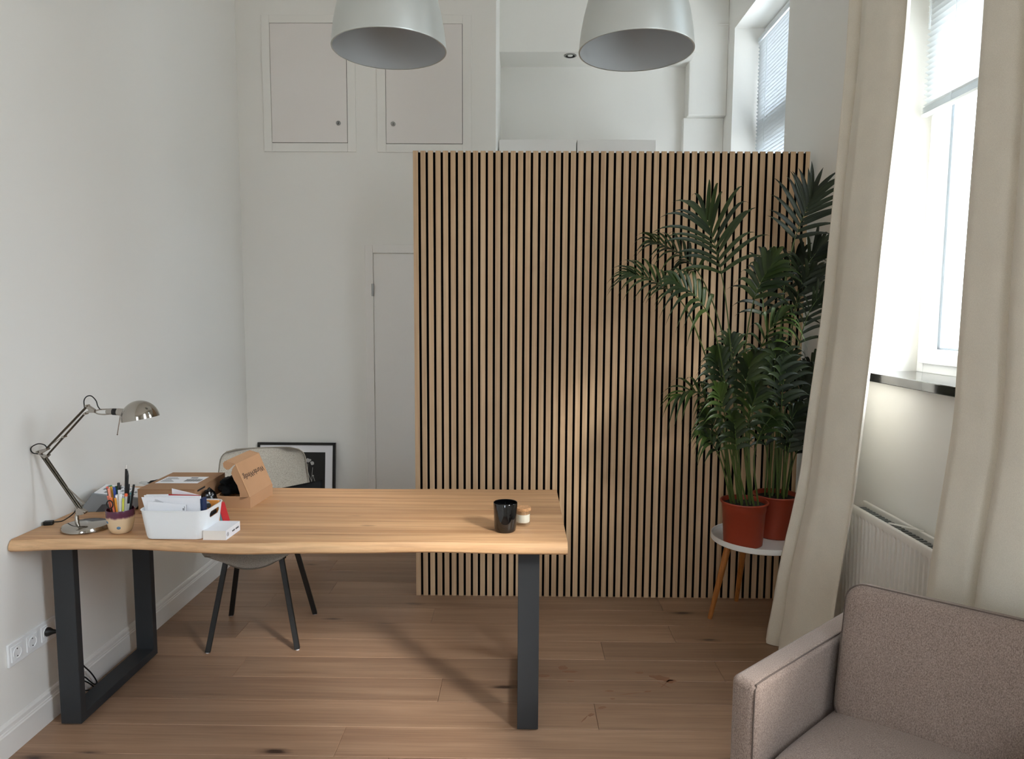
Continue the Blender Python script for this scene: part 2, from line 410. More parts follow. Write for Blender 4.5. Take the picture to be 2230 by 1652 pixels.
# door in the back wall
dx0, dx1 = -1.018, -.09
door = thing('door_1', 'white flush door half hidden by the slat partition', None, (dx0, YB, 0), kind='structure')
g = G(); g.box(dx0, dx0 + .052, YB - .014, YB + .01, 0, 2.03); g.box(dx0 + .052, -.166, YB - .014, YB + .01, 1.975, 2.03)
obj('door_frame', g, 'white_lacquer', door, world=True, bev=.003)
obj('door_leaf', G().box(dx0 + .0535, -.17, YB - .006, YB + .004, .01, 1.972), 'white_lacquer', door, world=True, bev=.003)
obj('hinge', G().tube([(-.968, YB - .018, 1.695), (-.968, YB - .018, 1.775)], .0075, 12), 'steel', door, world=True, smooth=40)

# two access hatches high on the back wall
def hatch(x0, x1, z0, z1, keyx, keyz, label, ox0, ox1, oz0, oz1):
    t = thing('wall_hatch', label, 'access hatch', ((x0 + x1) / 2, YB, oz0), group='hatches in the back wall')
    yf = YB - .009; g = G()
    def fr(xa, xb, za, zb, ya_, yb_):
        g.box(xa, xb, ya_, yb_, za, zb)
    fr(ox0, x0, oz0, oz1, yf, YB); fr(x1, ox1, oz0, oz1, yf, YB); fr(x0, x1, oz0, z0, yf, YB); fr(x0, x1, z1, oz1, yf, YB)
    obj('hatch_frame', g, 'wall_paint', t, world=True, bev=.0025, seg=2)
    obj('gap', G().box(x0, x1, YB - .001, YB, z0, z1), 'dark_gap', t, world=True)
    d = obj('hatch_door', G().box(x0 + .003, x1 - .003, YB - .010, YB - .0012, z0 + .003, z1 - .003), 'hatch_white', t, world=True, bev=.001, seg=1)
    m = Matrix.Translation((keyx, YB - .010, keyz)) @ Matrix.Rotation(math.pi / 2, 4, 'X')
    o = obj('lock', G().lathe([(0, 0), (.0145, 0), (.0145, .004), (.011, .006), (.006, .004), (0, .004)], 24, m), 'steel', t, world=True, smooth=35)
    obj('keyhole', G().box(keyx - .0018, keyx + .0018, YB - .0158, YB - .0135, keyz - .006, keyz + .006), 'dark_gap', t, world=True)
a = at(738, 269, 'Y', YB); b = at(857, 271, 'Y', YB)
hatch(-1.608, -1.118, 2.673, 3.414, a.x, a.z, 'white wall hatch with its lock at the right, nearest the corner', -1.660, -1.064, 2.618, 3.463)
hatch(-.872, -.378, 2.668, 3.409, b.x, b.z, 'white wall hatch with its lock at the left, above the partition', -.928, -.322, 2.616, 3.464)

# ------------------------------------------------------------------ windows
def window(i, ya, yb, label):
    t = thing('window_%d' % i, label, None, (XW, (ya + yb) / 2, WZ0), kind='structure'); x0, x1 = XW, XW + .07
    g = G(); fw = .05
    g.box(x0, x1, ya, ya + fw, WZ0, WZ1); g.box(x0, x1, yb - fw, yb, WZ0, WZ1); g.box(x0, x1, ya + fw, yb - fw, WZ0, WZ0 + fw); g.box(x0, x1, ya + fw, yb - fw, WZ1 - fw, WZ1)
    TZ = 2.86; g.box(x0, x1, ya + fw, yb - fw, TZ, TZ + .09)
    obj('window_frame', g, 'pvc_white', t, world=True, bev=.003)
    for za, zb in ((WZ0 + .042, TZ + .01), (TZ + .08, WZ1 - .042)):
        g = G(); y0, y1 = ya + .042, yb - .042; s = .062; xa, xb = XW - .018, XW + .05
        # sash of sloping bars mitred at the corners
        def ring(y0, y1, z0, z1): return [(y0, z0), (y1, z0), (y1, z1), (y0, z1)]
        R = [(xa, ring(y0, y1, za, zb)), (xa, ring(y0 + .012, y1 - .012, za + .012, zb - .012)), (xa, ring(y0 + s - .012, y1 - s + .012, za + s - .012, zb - s + .012)), (xa + .018, ring(y0 + s, y1 - s, za + s, zb - s)), (xb, ring(y0 + s, y1 - s, za + s, zb - s)), (xb, ring(y0, y1, za, zb))]
        v = [(x, y, z) for x, r in R for y, z in r]; f = []
        for k in range(len(R)):
            k2 = (k + 1) % len(R)
            for c in range(4): f.append((k * 4 + c, k * 4 + (c + 1) % 4, k2 * 4 + (c + 1) % 4, k2 * 4 + c))
        g.add(v, f); sash = obj('sash', g, 'pvc_white', t, world=True, bev=.0015, seg=1)
        g = G()
        for k in range(1): g.box(XW + .018, XW + .024, y0 + s - .004, y1 - s + .004, za + s - .004, zb - s + .004)
        obj('pane', g, 'window_glass', t, world=True)
        g = G(); dd = .018
        for (p0, p1, q0, q1) in ((y0 + s, y0 + s + dd, za + s, zb - s), (y1 - s - dd, y1 - s, za + s, zb - s), (y0 + s, y1 - s, za + s, za + s + dd * .5)):
            g.box(XW + .026, XW + .044, p0, p1, q0, q1)
        obj('spacer', g, 'grey_plastic', t, world=True)
    return t
LB = ['tall white window behind the open curtains', 'tall white window behind the slat partition', 'tall white window near the viewer', 'tall white window at the rear end']
for i, (a, b) in enumerate(WIN): window(i + 1, a, b, LB[i])
t = thing('window_4', 'unseen white window added behind the viewer for fill light', None, (0, YR - .08, RW[2]), kind='structure')
g = G(); ya, yb = YR - .11, YR - .04; xm = (RW[0] + RW[1]) / 2
g.box(RW[0], RW[0] + .08, ya, yb, RW[2], RW[3]); g.box(RW[1] - .08, RW[1], ya, yb, RW[2], RW[3]); g.box(RW[0] + .08, RW[1] - .08, ya, yb, RW[2], RW[2] + .08); g.box(RW[0] + .08, RW[1] - .08, ya, yb, RW[3] - .08, RW[3]); g.box(xm - .05, xm + .05, ya, yb, RW[2] + .08, RW[3] - .08)
obj('window_frame', g, 'pvc_white', t, world=True, bev=.003)
for xa, xb in ((RW[0] + .08, xm - .05), (xm + .05, RW[1] - .08)): obj('pane', G().box(xa, xb, YR - .08, YR - .074, RW[2] + .08, RW[3] - .08), 'window_glass', t, world=True)
for i, (a, b) in enumerate(WIN):
    struct('trim_%d' % (i + 4), G().box(XR - .04, XW + .02, a - .012, b + .012, WZ0 - .036, WZ0 + .001), 'granite', 'polished black granite window sill %s' % ['between the curtains', 'behind the partition', 'near the viewer', 'at the rear end'][i], bev=.003)

def blind(ya, yb, x, ztop, zbot, pitch, tilt, label, stack=0):
    t = thing('venetian_blind', label, 'blind', (x, (ya + yb) / 2, ztop), group='venetian blinds')
    L = yb - ya
    obj('headrail', G().box(-.014, .014, -L / 2, L / 2, -.001, .028), 'blind_white', t, bev=.003)
    g = G(); w2 = .0125
    def sl(u, v):                                        # gently arched strip
        a = (u - .5) * 2; return Vector((a * w2 * math.cos(tilt), (v - .5) * (L - .008), a * w2 * math.sin(tilt) + .0018 * (1 - a * a)))
    g.shell(sl, 5, 2, lambda u, v: sl(u, v) - Vector((0, 0, .0004)))
    me = mesh('slat', g, 'blind_white', smooth=50); z = -.02; k = 0
    while ztop + z > zbot + .012 + stack * .004:
        link('slat', me, t, (0, 0, z)); z -= pitch; k += 1
    if stack:
        g = G(); g.shell(lambda u, v: Vector(((u - .5) * 2 * w2, (v - .5) * (L - .008), 0)), 3, 2, lambda u, v: Vector(((u - .5) * 2 * w2, (v - .5) * (L - .008), -.0006)))
        me2 = mesh('slat', g, 'blind_white')
        for i in range(stack): link('slat', me2, t, (0, 0, zbot - ztop + .016 + i * .0042))
    obj('bottom_rail', G().box(-.013, .013, -L / 2, L / 2, zbot - ztop, zbot - ztop + .012), 'blind_white', t, bev=.002)
    for s_ in (-.30, .30):
        for dx in (-.0135, .0135):
            obj('ladder_cord', G().tube([(dx, s_ * L, 0), (dx, s_ * L, zbot - ztop + .01)], .0008, 5), 'blind_white', t)
    return t
b1 = blind(WIN[0][0] + .04, WIN[0][1] - .025, XW - .045, 3.60, 2.435, .0225, -.55, 'white venetian blind half drawn up in the window between the curtains', 6)
obj('tilt_wand', G().tube([(-.03, .46, -.01), (-.03, .46, -.82)], .0042, 8), 'blind_white', b1, smooth=40)
b2 = blind(WIN[1][0] + .06, WIN[1][1] - .03, XW - .045, 3.565, 1.36, .0255, -.95, 'white venetian blind lowered in the window beyond the partition')

# white L bracket on the right wall of the nook
a = at(1588, 54, 'X', XR)
t = thing('shelf_bracket', 'small white L-shaped bracket on the nook wall by the window', 'bracket', (XR, a.y, a.z - .14))
obj('wall_arm', G().box(-.004, 0, -.012, .012, 0, .14), 'white_lacquer', t, bev=.001)
obj('shelf_arm', G().box(-.085, -.003, -.012, .012, .136, .14), 'white_lacquer', t, bev=.001)

# tall white cupboards in the nook
for (xa, xb), lab in zip(((-.158, .385), (.39, .945)), ('tall white cupboard beside the back wall, seen above the partition', 'tall white cupboard in the middle of the nook, above the partition')):
    t = thing('tall_cupboard', lab, 'cupboard', ((xa + xb) / 2, 5.3, 0), group='cupboards in the nook')
    obj('body', G().box(xa, xb, 5.02, YN - .002, .002, 2.80), 'white_lacquer', t, world=True, bev=.001, seg=1)
    obj('cupboard_door', G().box(xa + .0015, xb - .0015, 5.0, 5.019, .08, 2.803), 'white_lacquer', t, world=True, bev=.0015, seg=1)

# ------------------------------------------------------------------ slat partition
PX0, PY, PH = -.5776, 3.7712, 2.4439
div = thing('slat_partition', 'freestanding partition of vertical oak slats on black felt', 'room divider', (PX0, PY, 0))
PWD = 2.103
obj('core_board', G().box(0, PWD, .022, .075, 0, PH - .004), 'wall_paint', div)
obj('felt_backing', G().box(.002, PWD - .002, .0115, .0218, .001, PH - .006), 'felt_black', div)
me = mesh('slat', G().box(0, .0272, 0, .0113, 0, PH), 'slat_oak', .0007, 1); me.materials.append(MAT['felt_black'])
for p in me.polygons:
    if abs(p.normal.x) > .9 or p.normal.y > .9: p.material_index = 1        # oak veneer on the front, black on the side and back faces
rnd = random.Random(3)
for i in range(53):
    x = .04 * i
    o = link('slat', me, div, (x, 0, 0 if i % 15 else 0))
    if i == 52: o.scale.x = .82
    o.location.z = .0004; 

# ================================================================== DESK
DZ = .768; DX0, DX1 = -1.822, .174
def yfront(x): 
    u = (x - DX0) / (DX1 - DX0)
    return 2.400 - .024 * math.exp(-(u / .05) ** 2) - .020 * math.exp(-((u - .43) / .09) ** 2) + .008 * math.sin(u * 9 + .6) - .004 * math.sin(u * 23) + .006 * math.exp(-((u - .2) / .06) ** 2)
def yback(x):
    u = (x - DX0) / (DX1 - DX0); return 3.176 + .006 * math.sin(u * 7 + 1) + .004 * math.sin(u * 19)
desk = thing('desk', 'oak live-edge desk on two black U-shaped steel legs', 'desk', (-.815, 2.79, 0))
TH = .042; cuts = [2.515, 2.645, 2.765, 2.90, 3.05]
NX = 90; xs = [lerp(DX0, DX1, i / NX) for i in range(NX + 1)]
def board(pf, mat):
    """pf(x) -> cross-section loop (y, z)"""
    g = G(); v = []; f = []; m = None
    for x in xs:
        r = pf(x); m = len(r); v += [(x, y, z) for y, z in r]
    for i in range(NX):
        for k in range(m): f.append((i * m + k, i * m + (k + 1) % m, (i + 1) * m + (k + 1) % m, (i + 1) * m + k))
    f += [tuple(range(m)), tuple(NX * m + k for k in range(m - 1, -1, -1))]
    g.add(v, f); o = obj('tabletop_board', g, mat, desk, world=True, smooth=28); return o
def wob(x, s): return .006 * math.sin(x * 3.1 + s * 2.2) * 0
gp = .0003
def front_board(x):
    y = yfront(x); k = .004 * math.sin(x * 6.5)
    return [(cuts[0] - gp, DZ), (y + .020 + k, DZ), (y + .012 + k, DZ - .003), (y + .003, DZ - .016), (y, DZ - .027), (y + .002, DZ - .036), (y + .009, DZ - TH), (cuts[0] - gp, DZ - TH)]
fb = board(front_board, 'desk_edge'); fb.data.materials.append(MAT['desk_oak'])
for p in fb.data.polygons:
    if p.normal.z > .9: p.material_index = 1
for a, b in zip(cuts, cuts[1:]): board(lambda x, a=a, b=b: [(b - gp, DZ), (a + gp, DZ), (a + gp, DZ - TH), (b - gp, DZ - TH)], 'desk_oak')
board(lambda x: [(yback(x) - .012, DZ), (cuts[-1] + gp, DZ), (cuts[-1] + gp, DZ - TH), (yback(x) - .008, DZ - TH), (yback(x), DZ - .026), (yback(x) - .004, DZ - .008)], 'desk_oak')
for x0 in (-1.757, -.003):
    x1 = x0 + .080; ya, yb, d, zt = 2.509, 3.07, .032, DZ - TH - .001
    g = G()
    sec = [(ya, 0.004), (yb, 0.004), (yb, zt), (ya, zt)]; inn = [(ya + d, .04), (yb - d, .04), (yb - d, zt - .035), (ya + d, zt - .035)]
    v = [(x, y, z) for x in (x0, x1) for y, z in sec + inn]
    f = []
    for k in range(4):
        k2 = (k + 1) % 4
        f += [(k, k2, k2 + 4, k + 4), (k + 8, k + 12, k2 + 12, k2 + 8), (k, k + 8, k2 + 8, k2), (k + 4, k2 + 4, k2 + 12, k + 12)]
    g.add(v, f); leg = obj('leg_frame', g, 'powder_black', desk, world=True, bev=.0015, seg=1)
    g = G()
    for yy in (ya + .04, yb - .04): g.lathe([(0, 0), (.02, 0), (.02, .0045), (0, .0045)], 16, Matrix.Translation((x0 + .04, yy, 0)))
    obj('glide', g, 'plastic_black', desk, world=True)

# ------------------------------------------------------------------ desk chair
ch = thing('desk_chair', 'grey upholstered shell chair with black metal legs behind the desk', 'chair', (-1.276, 3.30, 0), math.radians(13.5))
PR = [(-.245, .415), (-.235, .445), (-.19, .462), (-.08, .455), (.04, .447), (.13, .452), (.185, .478), (.222, .53), (.245, .60), (.262, .68), (.276, .76), (.288, .83), (.294, .875)]
pp = curve_pts([(0, a, b) for a, b in PR], 40)
def hw(v):
    w_ = lerp(.205, .250, smoothstep(v / .35)); w_ = lerp(w_, .205, smoothstep((v - .5) / .5))
    e1 = max(0, 1 - v / .10); e2 = max(0, 1 - (1 - v) / .11)
    return w_ * (1 - .30 * e1 ** 2.2) - .072 * (1 - math.sqrt(max(0, 1 - e2 ** 2)))
def chair_s(u, v):
    k = v * 39; i = min(int(k), 38); p = pp[i].lerp(pp[i + 1], k - i); t = (pp[i + 1] - pp[i]).normalized(); nrm = Vector((0, -t.z, t.y))
    a = (u - .5) * 2; mid = math.sin(math.pi * min(1, max(0, v))) 
    q = Vector((a * hw(v), p.y, p.z)) + nrm * (.055 * abs(a) ** 3 * (1 if v > .06 else v / .06) + .0)
    q.z += .062 * abs(a) ** 2.2 * (1 - smoothstep(v / .55))
    return q
def chair_b(u, v):
    k = v * 39; i = min(int(k), 38); t = (pp[i + 1] - pp[i]).normalized(); nrm = Vector((0, -t.z, t.y)); a = abs(u - .5) * 2
    ed = ((1 - a ** 2.5) if v < .5 else (1 - a ** 6)) * min(1, v / .08) * min(1, (1 - v) / .05)
    return chair_s(u, v) - nrm * (.012 + (.042 if v < .45 else lerp(.042, .018, min(1, (v - .45) / .1))) * ed)
obj('seat_shell', G().shell(chair_s, 25, 44, chair_b), 'chair_fabric', ch, smooth=60)
rim = [chair_s(0, j / 43) for j in range(44)] + [chair_s(i / 24, 1) for i in range(1, 25)] + [chair_s(1, j / 43) for j in range(42, -1, -1)] + [chair_s(i / 24, 0) for i in range(23, -1, -1)]
obj('piping', G().tube(rim, .0035, 6, False), 'chair_piping', ch, smooth=60)
rim2 = [chair_b(.06 + .88 * i / 30, .045 + .10 * abs(i / 15 - 1) ** 4) - Vector((0, 0, .001)) for i in range(31)]
obj('seam', G().tube(rim2, .002, 5), 'chair_piping', ch, smooth=60)
inv = ch.matrix_basis.inverted()
for fx, fy in ((-1.45, 3.085), (-1.507, 3.485), (-1.043, 3.125), (-1.075, 3.513)):
    a = inv @ Vector((fx, fy, 0)); top = Vector((a.x * .62, a.y * .62, .425))
    g = G(); g.bar((a.x, a.y, .003), top, .024, .024, (0, 1, 0)); g.v = [Vector((p.x, p.y, max(p.z, .003))) for p in g.v]
    lg = obj('leg', g, 'chair_black', ch, bev=.002, seg=1)
    obj('glide', G().lathe([(0, 0), (.009, 0), (.009, .005), (0, .005)], 10, Matrix.Translation((a.x, a.y, 0))), 'paper_grey', lg)
g = G(); g.bar((-.125, -.13, .418), (.125, .13, .418), .03, .012, (0, 0, 1)); g.bar((-.125, .13, .418), (.125, -.13, .418), .03, .012, (0, 0, 1)); g.box(-.13, .13, -.145, -.12, .41, .424); g.box(-.13, .13, .10, .125, .41, .424)
obj('under_frame', g, 'chair_black', ch, bev=.001, seg=1)
# black cushion standing on the seat
def pillow(w_, h_, t_, nn=18, wr=.012, seed=0):
    def fn(sgn):
        def f(u, v):
            a, b = (u - .5) * 2, (v - .5) * 2; e = max(0, (1 - a ** 4) * (1 - b ** 4)) ** .5
            pin = 1 - .07 * (abs(a) ** 3) * (1 - b * b) ** 0 * 0
            x = a * w_ / 2 * (1 - .06 * (1 - b * b) * 0 - .05 * (1 - abs(b))); z = b * h_ / 2 * (1 - .05 * (1 - abs(a)))
            return Vector((x, sgn * t_ / 2 * e + wr * e * noise.noise((x * 9 + seed, z * 9, sgn)), z))
        return f
    return G().shell(fn(-1), nn, nn, fn(1))
g = pillow(.42, .27, .10, seed=4)
m = Matrix.Translation((-1.165, 3.33, .593)) @ Matrix.Rotation(math.radians(5), 4, 'Z') @ Matrix.Rotation(math.radians(-12), 4, 'X') @ Matrix.Rotation(math.radians(-9), 4, 'Y')
g.v = [m @ p for p in g.v]
tag(obj('cushion', g, 'cloth_black', org=(-1.165, 3.33, .45), smooth=70), 'black cushion standing on the seat of the desk chair', 'cushion')

# ------------------------------------------------------------------ framed print leaning on the back wall
fw_, fh_ = .522, .725
lean = Matrix.Translation((-1.752, YB - .095, 0)) @ Matrix.Rotation(math.radians(-6.2), 4, 'X')
pic = thing('framed_print', 'black framed botanical print leaning in the corner behind the chair', 'picture', (-1.752, YB - .095, 0))
def pob(name, g, mat, par=pic, **k):
    g.v = [lean @ p for p in g.v]; return obj(name, g, mat, par, world=True, **k)
b_ = .017; g = G(); g.box(0, fw_, -.012, .012, 0, b_); g.box(0, fw_, -.012, .012, fh_ - b_, fh_); g.box(0, b_, -.012, .012, b_, fh_ - b_); g.box(fw_ - b_, fw_, -.012, .012, b_, fh_ - b_)
pob('frame', g, 'frame_black', bev=.001, seg=1)
pob('mat_board', G().box(b_, fw_ - b_, -.004, .008, b_, fh_ - b_), 'paper')
pob('print', G().box(.068, fw_ - .068, -.0055, -.004, .08, fh_ - .064), 'print_black')
def stem(pts, r=.0014): 
    return G().tube(curve_pts([(x, -.0062, z) for x, z in pts], 14), r, 5)
fl = G()
X0 = fw_ - .068
for pts in ([(X0 - .105, .33), (X0 - .104, .40), (X0 - .108, .47), (X0 - .14, .53), (X0 - .143, .54)], [(X0 - .104, .40), (X0 - .09, .46), (X0 - .086, .52), (X0 - .083, .56)], [(X0 - .09, .47), (X0 - .115, .53), (X0 - .116, .585)], [(X0 - .104, .40), (X0 - .07, .43), (X0 - .066, .46), (X0 - .078, .50)], [(X0 - .108, .44), (X0 - .14, .45)]):
    fl.v += []; s_ = stem(pts); fl.add(s_.v, s_.f)
def bloom(cx, cz, r, nn, seed):
    rnd = random.Random(seed); p = []
    for i in range(nn):
        a = 2 * math.pi * i / nn; q = r * rnd.uniform(.7, 1.15); p.append((cx + q * math.cos(a), -.0063, cz + q * math.sin(a) * .9))
    fl.prism(p, (0, .0008, 0))
bloom(X0 - .112, .607, .017, 13, 2); bloom(X0 - .087, .588, .013, 11, 5); bloom(X0 - .080, .505, .006, 8, 9)
pob('flower_drawing', fl, 'flower_grey')

# ------------------------------------------------------------------ power sockets on the left wall and the black lead
so = thing('socket_strip', 'white row of four wall sockets beside the desk leg', 'power socket', (XL, 2.50, .31))
sy0, su = 2.345, .0785
obj('frame', G().box(XL, XL + .009, sy0, sy0 + su * 4, .312, .396), 'pvc_white', so, world=True, bev=.002)
for i in range(4):
    yc = sy0 + su * (i + .5); zc = .354; g = G(); x0 = XL + .0092
    m = Matrix.Translation((x0 - .0002, yc, zc)) @ Matrix.Rotation(math.pi / 2, 4, 'Y')
    prof = [(.0, -.0025), (.0185, -.0025), (.0195, .001), (.0225, .002), (.0235, .0)]
    it = obj('insert', G().box(x0 - .003, x0 + .0025, yc - .0285, yc + .0285, zc - .0285, zc + .0285), 'bin_white', so, world=True, bev=.0015)
    g = G().lathe([(0, .0028), (.0185, .0028), (.0195, .0052), (.0215, .0052), (.0225, .0026)], 28, m)
    obj('well', g, 'pvc_white', it, world=False, smooth=30) if False else None
    g = G().lathe([(0, .003), (.0185, .003), (.0195, .0048), (.0212, .0048), (.022, .0026)], 28, m); obj('socket_well', g, 'pvc_white', so, world=True, smooth=30)
    g = G()
    for s_ in (-1, 1): g.lathe([(0, .0034), (.0026, .0034), (.0026, .0028)], 10, m @ Matrix.Translation((s_ * .0135 if i < 3 else s_ * .006, 0 if i < 3 else 0, 0)))
    obj('pin_hole', g, 'dark_gap', so, world=True)
yc = sy0 + su * 2.5
lead = thing('power_lead', 'black power lead plugged into the wall sockets, trailing behind the desk leg', 'cable', (XL + .05, yc, 0))
pb = [(XL + .013, yc, .356), (XL + .022, yc + .001, .356), (XL + .034, yc + .004, .355), (XL + .046, yc + .008, .354)]
obj('plug', G().tube(pb, [.0175, .016, .009, .0065], 14), 'plastic_black', lead, world=True, smooth=50)
XC = XL + .045
def CX(px, py, dx=0): return at(px, py, 'X', XC + dx)
pts = curve_pts([(XL + .046, yc + .008, .354), (XL + .056, yc + .03, .348), (XL + .058, yc + .05, .31), (XL + .052, yc + .05, .2), CX(172, 1440), CX(184, 1451), CX(196, 1462), CX(206, 1475), CX(211, 1486, .006), CX(205, 1489, .01), CX(195, 1482, .004), CX(185, 1474), CX(174, 1472, -.004), CX(172, 1478), CX(186, 1483, .004), CX(197, 1489, .008), CX(204, 1496, .012), CX(198, 1501, .010), CX(186, 1503, .004), CX(172, 1504, -.006), CX(160, 1506, -.012)], 140)
pts = [Vector((p.x, p.y, max(p.z, .0035))) for p in pts]
obj('cord', G().tube(pts, .0028, 8), 'cable_black', lead, world=True, smooth=60)

# ================================================================== THINGS ON THE DESK
# ---- chrome desk lamp
LY = 2.53
def LP(px, py, dy=0): return at(px, py, 'Y', LY + dy)
lc = at(197, 1146, 'Z', DZ); lc.y = LY
lamp = thing('desk_lamp', 'chrome jointed desk lamp with dome shade near the left wall', 'desk lamp', (lc.x, LY, DZ))
obj('base', G().lathe([(0, 0), (.078, 0), (.0835, .003), (.084, .008), (.079, .017), (.066, .0215), (0, .0235)], 48), 'chrome', lamp, smooth=40)
st = LP(168, 1140); st.z = DZ + .02; p1 = LP(171, 1113)
obj('stem', G().tube([st, (st.x, LY, st.z + .028), (st.x, LY, st.z + .03), (st.x + .001, LY, p1.z - .008)], [.0075, .0075, .006, .006], 14), 'nickel', lamp, world=True, smooth=40)
def plate(pix, th, dy=0): 
    a = [LP(*p) for p in pix]; return G().prism([(q.x, LY - th / 2 + dy, q.z) for q in a], (0, th, 0))
obj('bracket', plate([(166, 1100), (190, 1113), (180, 1120), (168, 1121)], .016), 'nickel', lamp, world=True, bev=.001, seg=1)
arm = obj('arm', G().bar(LP(86, 984), LP(172, 1107), .0065, .012), 'brass_dark', lamp, world=True, bev=.0015, seg=1)
g = G().bar(LP(100, 995), LP(184, 1117), .0055, .010); obj('arm', g, 'brass_dark', lamp, world=True, bev=.0015, seg=1)
g = G().bar(LP(142, 1056), LP(181, 1096), .002, .003); g.bar(LP(150, 1064), LP(184, 1095), .002, .003); obj('spring_link', g, 'nickel', lamp, world=True)
obj('elbow', plate([(80, 983), (85, 980), (103, 975), (106, 979), (90, 988), (103, 992), (99, 998), (88, 990)], .014), 'nickel', lamp, world=True, bev=.001, seg=1)
g = G()
for p in ((84, 983), (101, 994), (103, 977), (104, 991), (190, 883), (187, 900), (140, 950), (169, 1105), (184, 1116)):
    c = LP(*p); g.tube([(c.x, LY - .0105, c.z), (c.x, LY + .0105, c.z)], .0042, 10)
obj('joint_screw', g, 'chrome', lamp, world=True, smooth=40)
obj('arm', G().bar(LP(102, 976), LP(189, 885), .006, .011), 'brass_dark', lamp, world=True, bev=.0015, seg=1)
obj('arm', G().bar(LP(104, 990), LP(186, 899), .005, .010), 'brass_dark', lamp, world=True, bev=.0015, seg=1)
obj('spring_link', G().bar(LP(105, 972), LP(140, 949), .003, .004), 'nickel', lamp, world=True)
obj('head_bracket', plate([(186, 882), (193, 882), (208, 892), (207, 898), (196, 898), (186, 902), (183, 899), (195, 893)], .013), 'nickel', lamp, world=True, bev=.001, seg=1)
g = G().tube(curve_pts([LP(205, 896), LP(214, 892), LP(224, 891), LP(252, 890)], 10), .0026, 8); g.tube(curve_pts([LP(205, 897), LP(214, 901), LP(226, 902), LP(240, 901)], 10), .0026, 8)
obj('yoke', g, 'chrome', lamp, world=True, smooth=50)
obj('socket', G().tube([LP(233, 896), LP(246, 896)], [.0105, .0115], 18), 'nickel', lamp, world=True, smooth=40)
obj('socket_ring', G().tube([LP(246, 896), LP(256, 896.5)], .0125, 18), 'plastic_black', lamp, world=True, smooth=40)
obj('socket', G().tube([LP(256, 896), LP(272, 898)], [.013, .0145], 18), 'nickel', lamp, world=True, smooth=40)
sc_ = LP(306, 911.5); R_ = .0655; m = Matrix.Translation(sc_) @ Matrix.Rotation(math.radians(-10), 4, 'Y')
pr = [(R_ * math.cos(a), R_ * 1.05 * math.sin(a)) for a in [i / 14 * math.pi / 2 for i in range(15)]]; pr[-1] = (0, pr[-1][1])
inn = [(r * .965, z * .965) for r, z in pr]
obj('shade', G().lathe(pr + inn[::-1], 48, m, close=True), 'chrome', lamp, world=True, smooth=40)
obj('bulb', G().lathe([(0, .042), (.012, .038), (.02, .022), (.016, .008), (0, .001)], 20, m), 'bulb_white', lamp, world=True, smooth=60)
g = G().tube([LP(262, 904), LP(255.5, 945)], .0017, 8); c = LP(255.5, 946); g.lathe([(0, -.003), (.0035, 0), (0, .003)], 10, Matrix.Translation(c)); obj('lever', g, 'nickel', lamp, world=True, smooth=50)
obj('cord', G().tube(curve_pts([LP(102, 974, -.008), LP(96, 968, -.008), LP(83, 966, -.008), LP(70, 972, -.006), LP(67, 979, -.004), LP(72, 986, -.004), LP(83, 988, -.006)], 30), .0021, 8), 'cable_black', lamp, world=True, smooth=60)
obj('cord', G().tube(curve_pts([LP(184, 887, -.008), LP(183, 872, -.008), LP(189, 863, -.006), LP(199, 862, -.004), LP(209, 872, -.004), LP(213, 884, -.006), LP(218, 891, -.006)], 30), .0021, 8), 'cable_black', lamp, world=True, smooth=60)
a = at(113, 1136, 'Z', DZ + .004)
obj('cord', G().tube(curve_pts([LP(165, 1100, .01), LP(164, 1112, .012), LP(152, 1124, .014), at(135, 1134, 'Z', DZ + .004), at(117, 1136, 'Z', DZ + .006)], 24), .0022, 8), 'cable_black', lamp, world=True, smooth=60)
ps = at(106, 1138, 'Z', DZ + .008)
obj('cord_switch', G().box(-.016, .016, -.011, .011, -.008, .008, Matrix.Translation(ps) @ Matrix.Rotation(.3, 4, 'Z')), 'plastic_black', lamp, world=True, bev=.003)

# ---- grey wedge device behind the lamp with a printed white top
dv = thing('desk_phone', 'grey wedge-shaped desk device with printed white top behind the lamp', 'device', (-1.66, 2.80, DZ))
def DP(px, py, z): return at(px, py, 'Z', z)
za = DZ + .062
q0, q1 = Vector((-1.775, 2.70, DZ)), Vector((-1.70, 2.86, DZ))
m = frame_m((-1.785, 2.735, DZ), (.97, .24, 0), (-.24, .97, 0))
g = G().prism([m @ Vector(p) for p in ((0, 0, .012), (.0, 0, .0), (.20, 0, 0), (.235, 0, .038), (.232, 0, .046), (.045, 0, .078))], m.to_3x3() @ Vector((0, .155, 0)))
obj('housing', g, 'grey_plastic', dv, world=True, bev=.003)
mt = frame_m(m @ Vector((.045, .0, .078)), m.to_3x3() @ Vector((.187, 0, -.032)), m.to_3x3() @ Vector((0, 1, 0)))
obj('top_sheet', G().box(.006, .184, .006, .149, .0003, .0022, mt), 'paper', dv, world=True)
g = G()
for i in range(9):
    for j in range(3):
        if (i * 7 + j * 5) % 4: g.box(.02 + i * .017, .030 + i * .017, .02 + j * .042, .05 + j * .042 - (i % 3) * .008, .0022, .0026, mt)
obj('print_marks', g, 'grey_plastic', dv, world=True)
obj('foot', G().prism([m @ Vector(p) for p in ((.055, -.0015, .0), (.115, -.0015, .0), (.14, -.0015, .03), (.08, -.0015, .03))], m.to_3x3() @ Vector((0, .0018, 0))), 'grey_plastic_dark', dv, world=True)
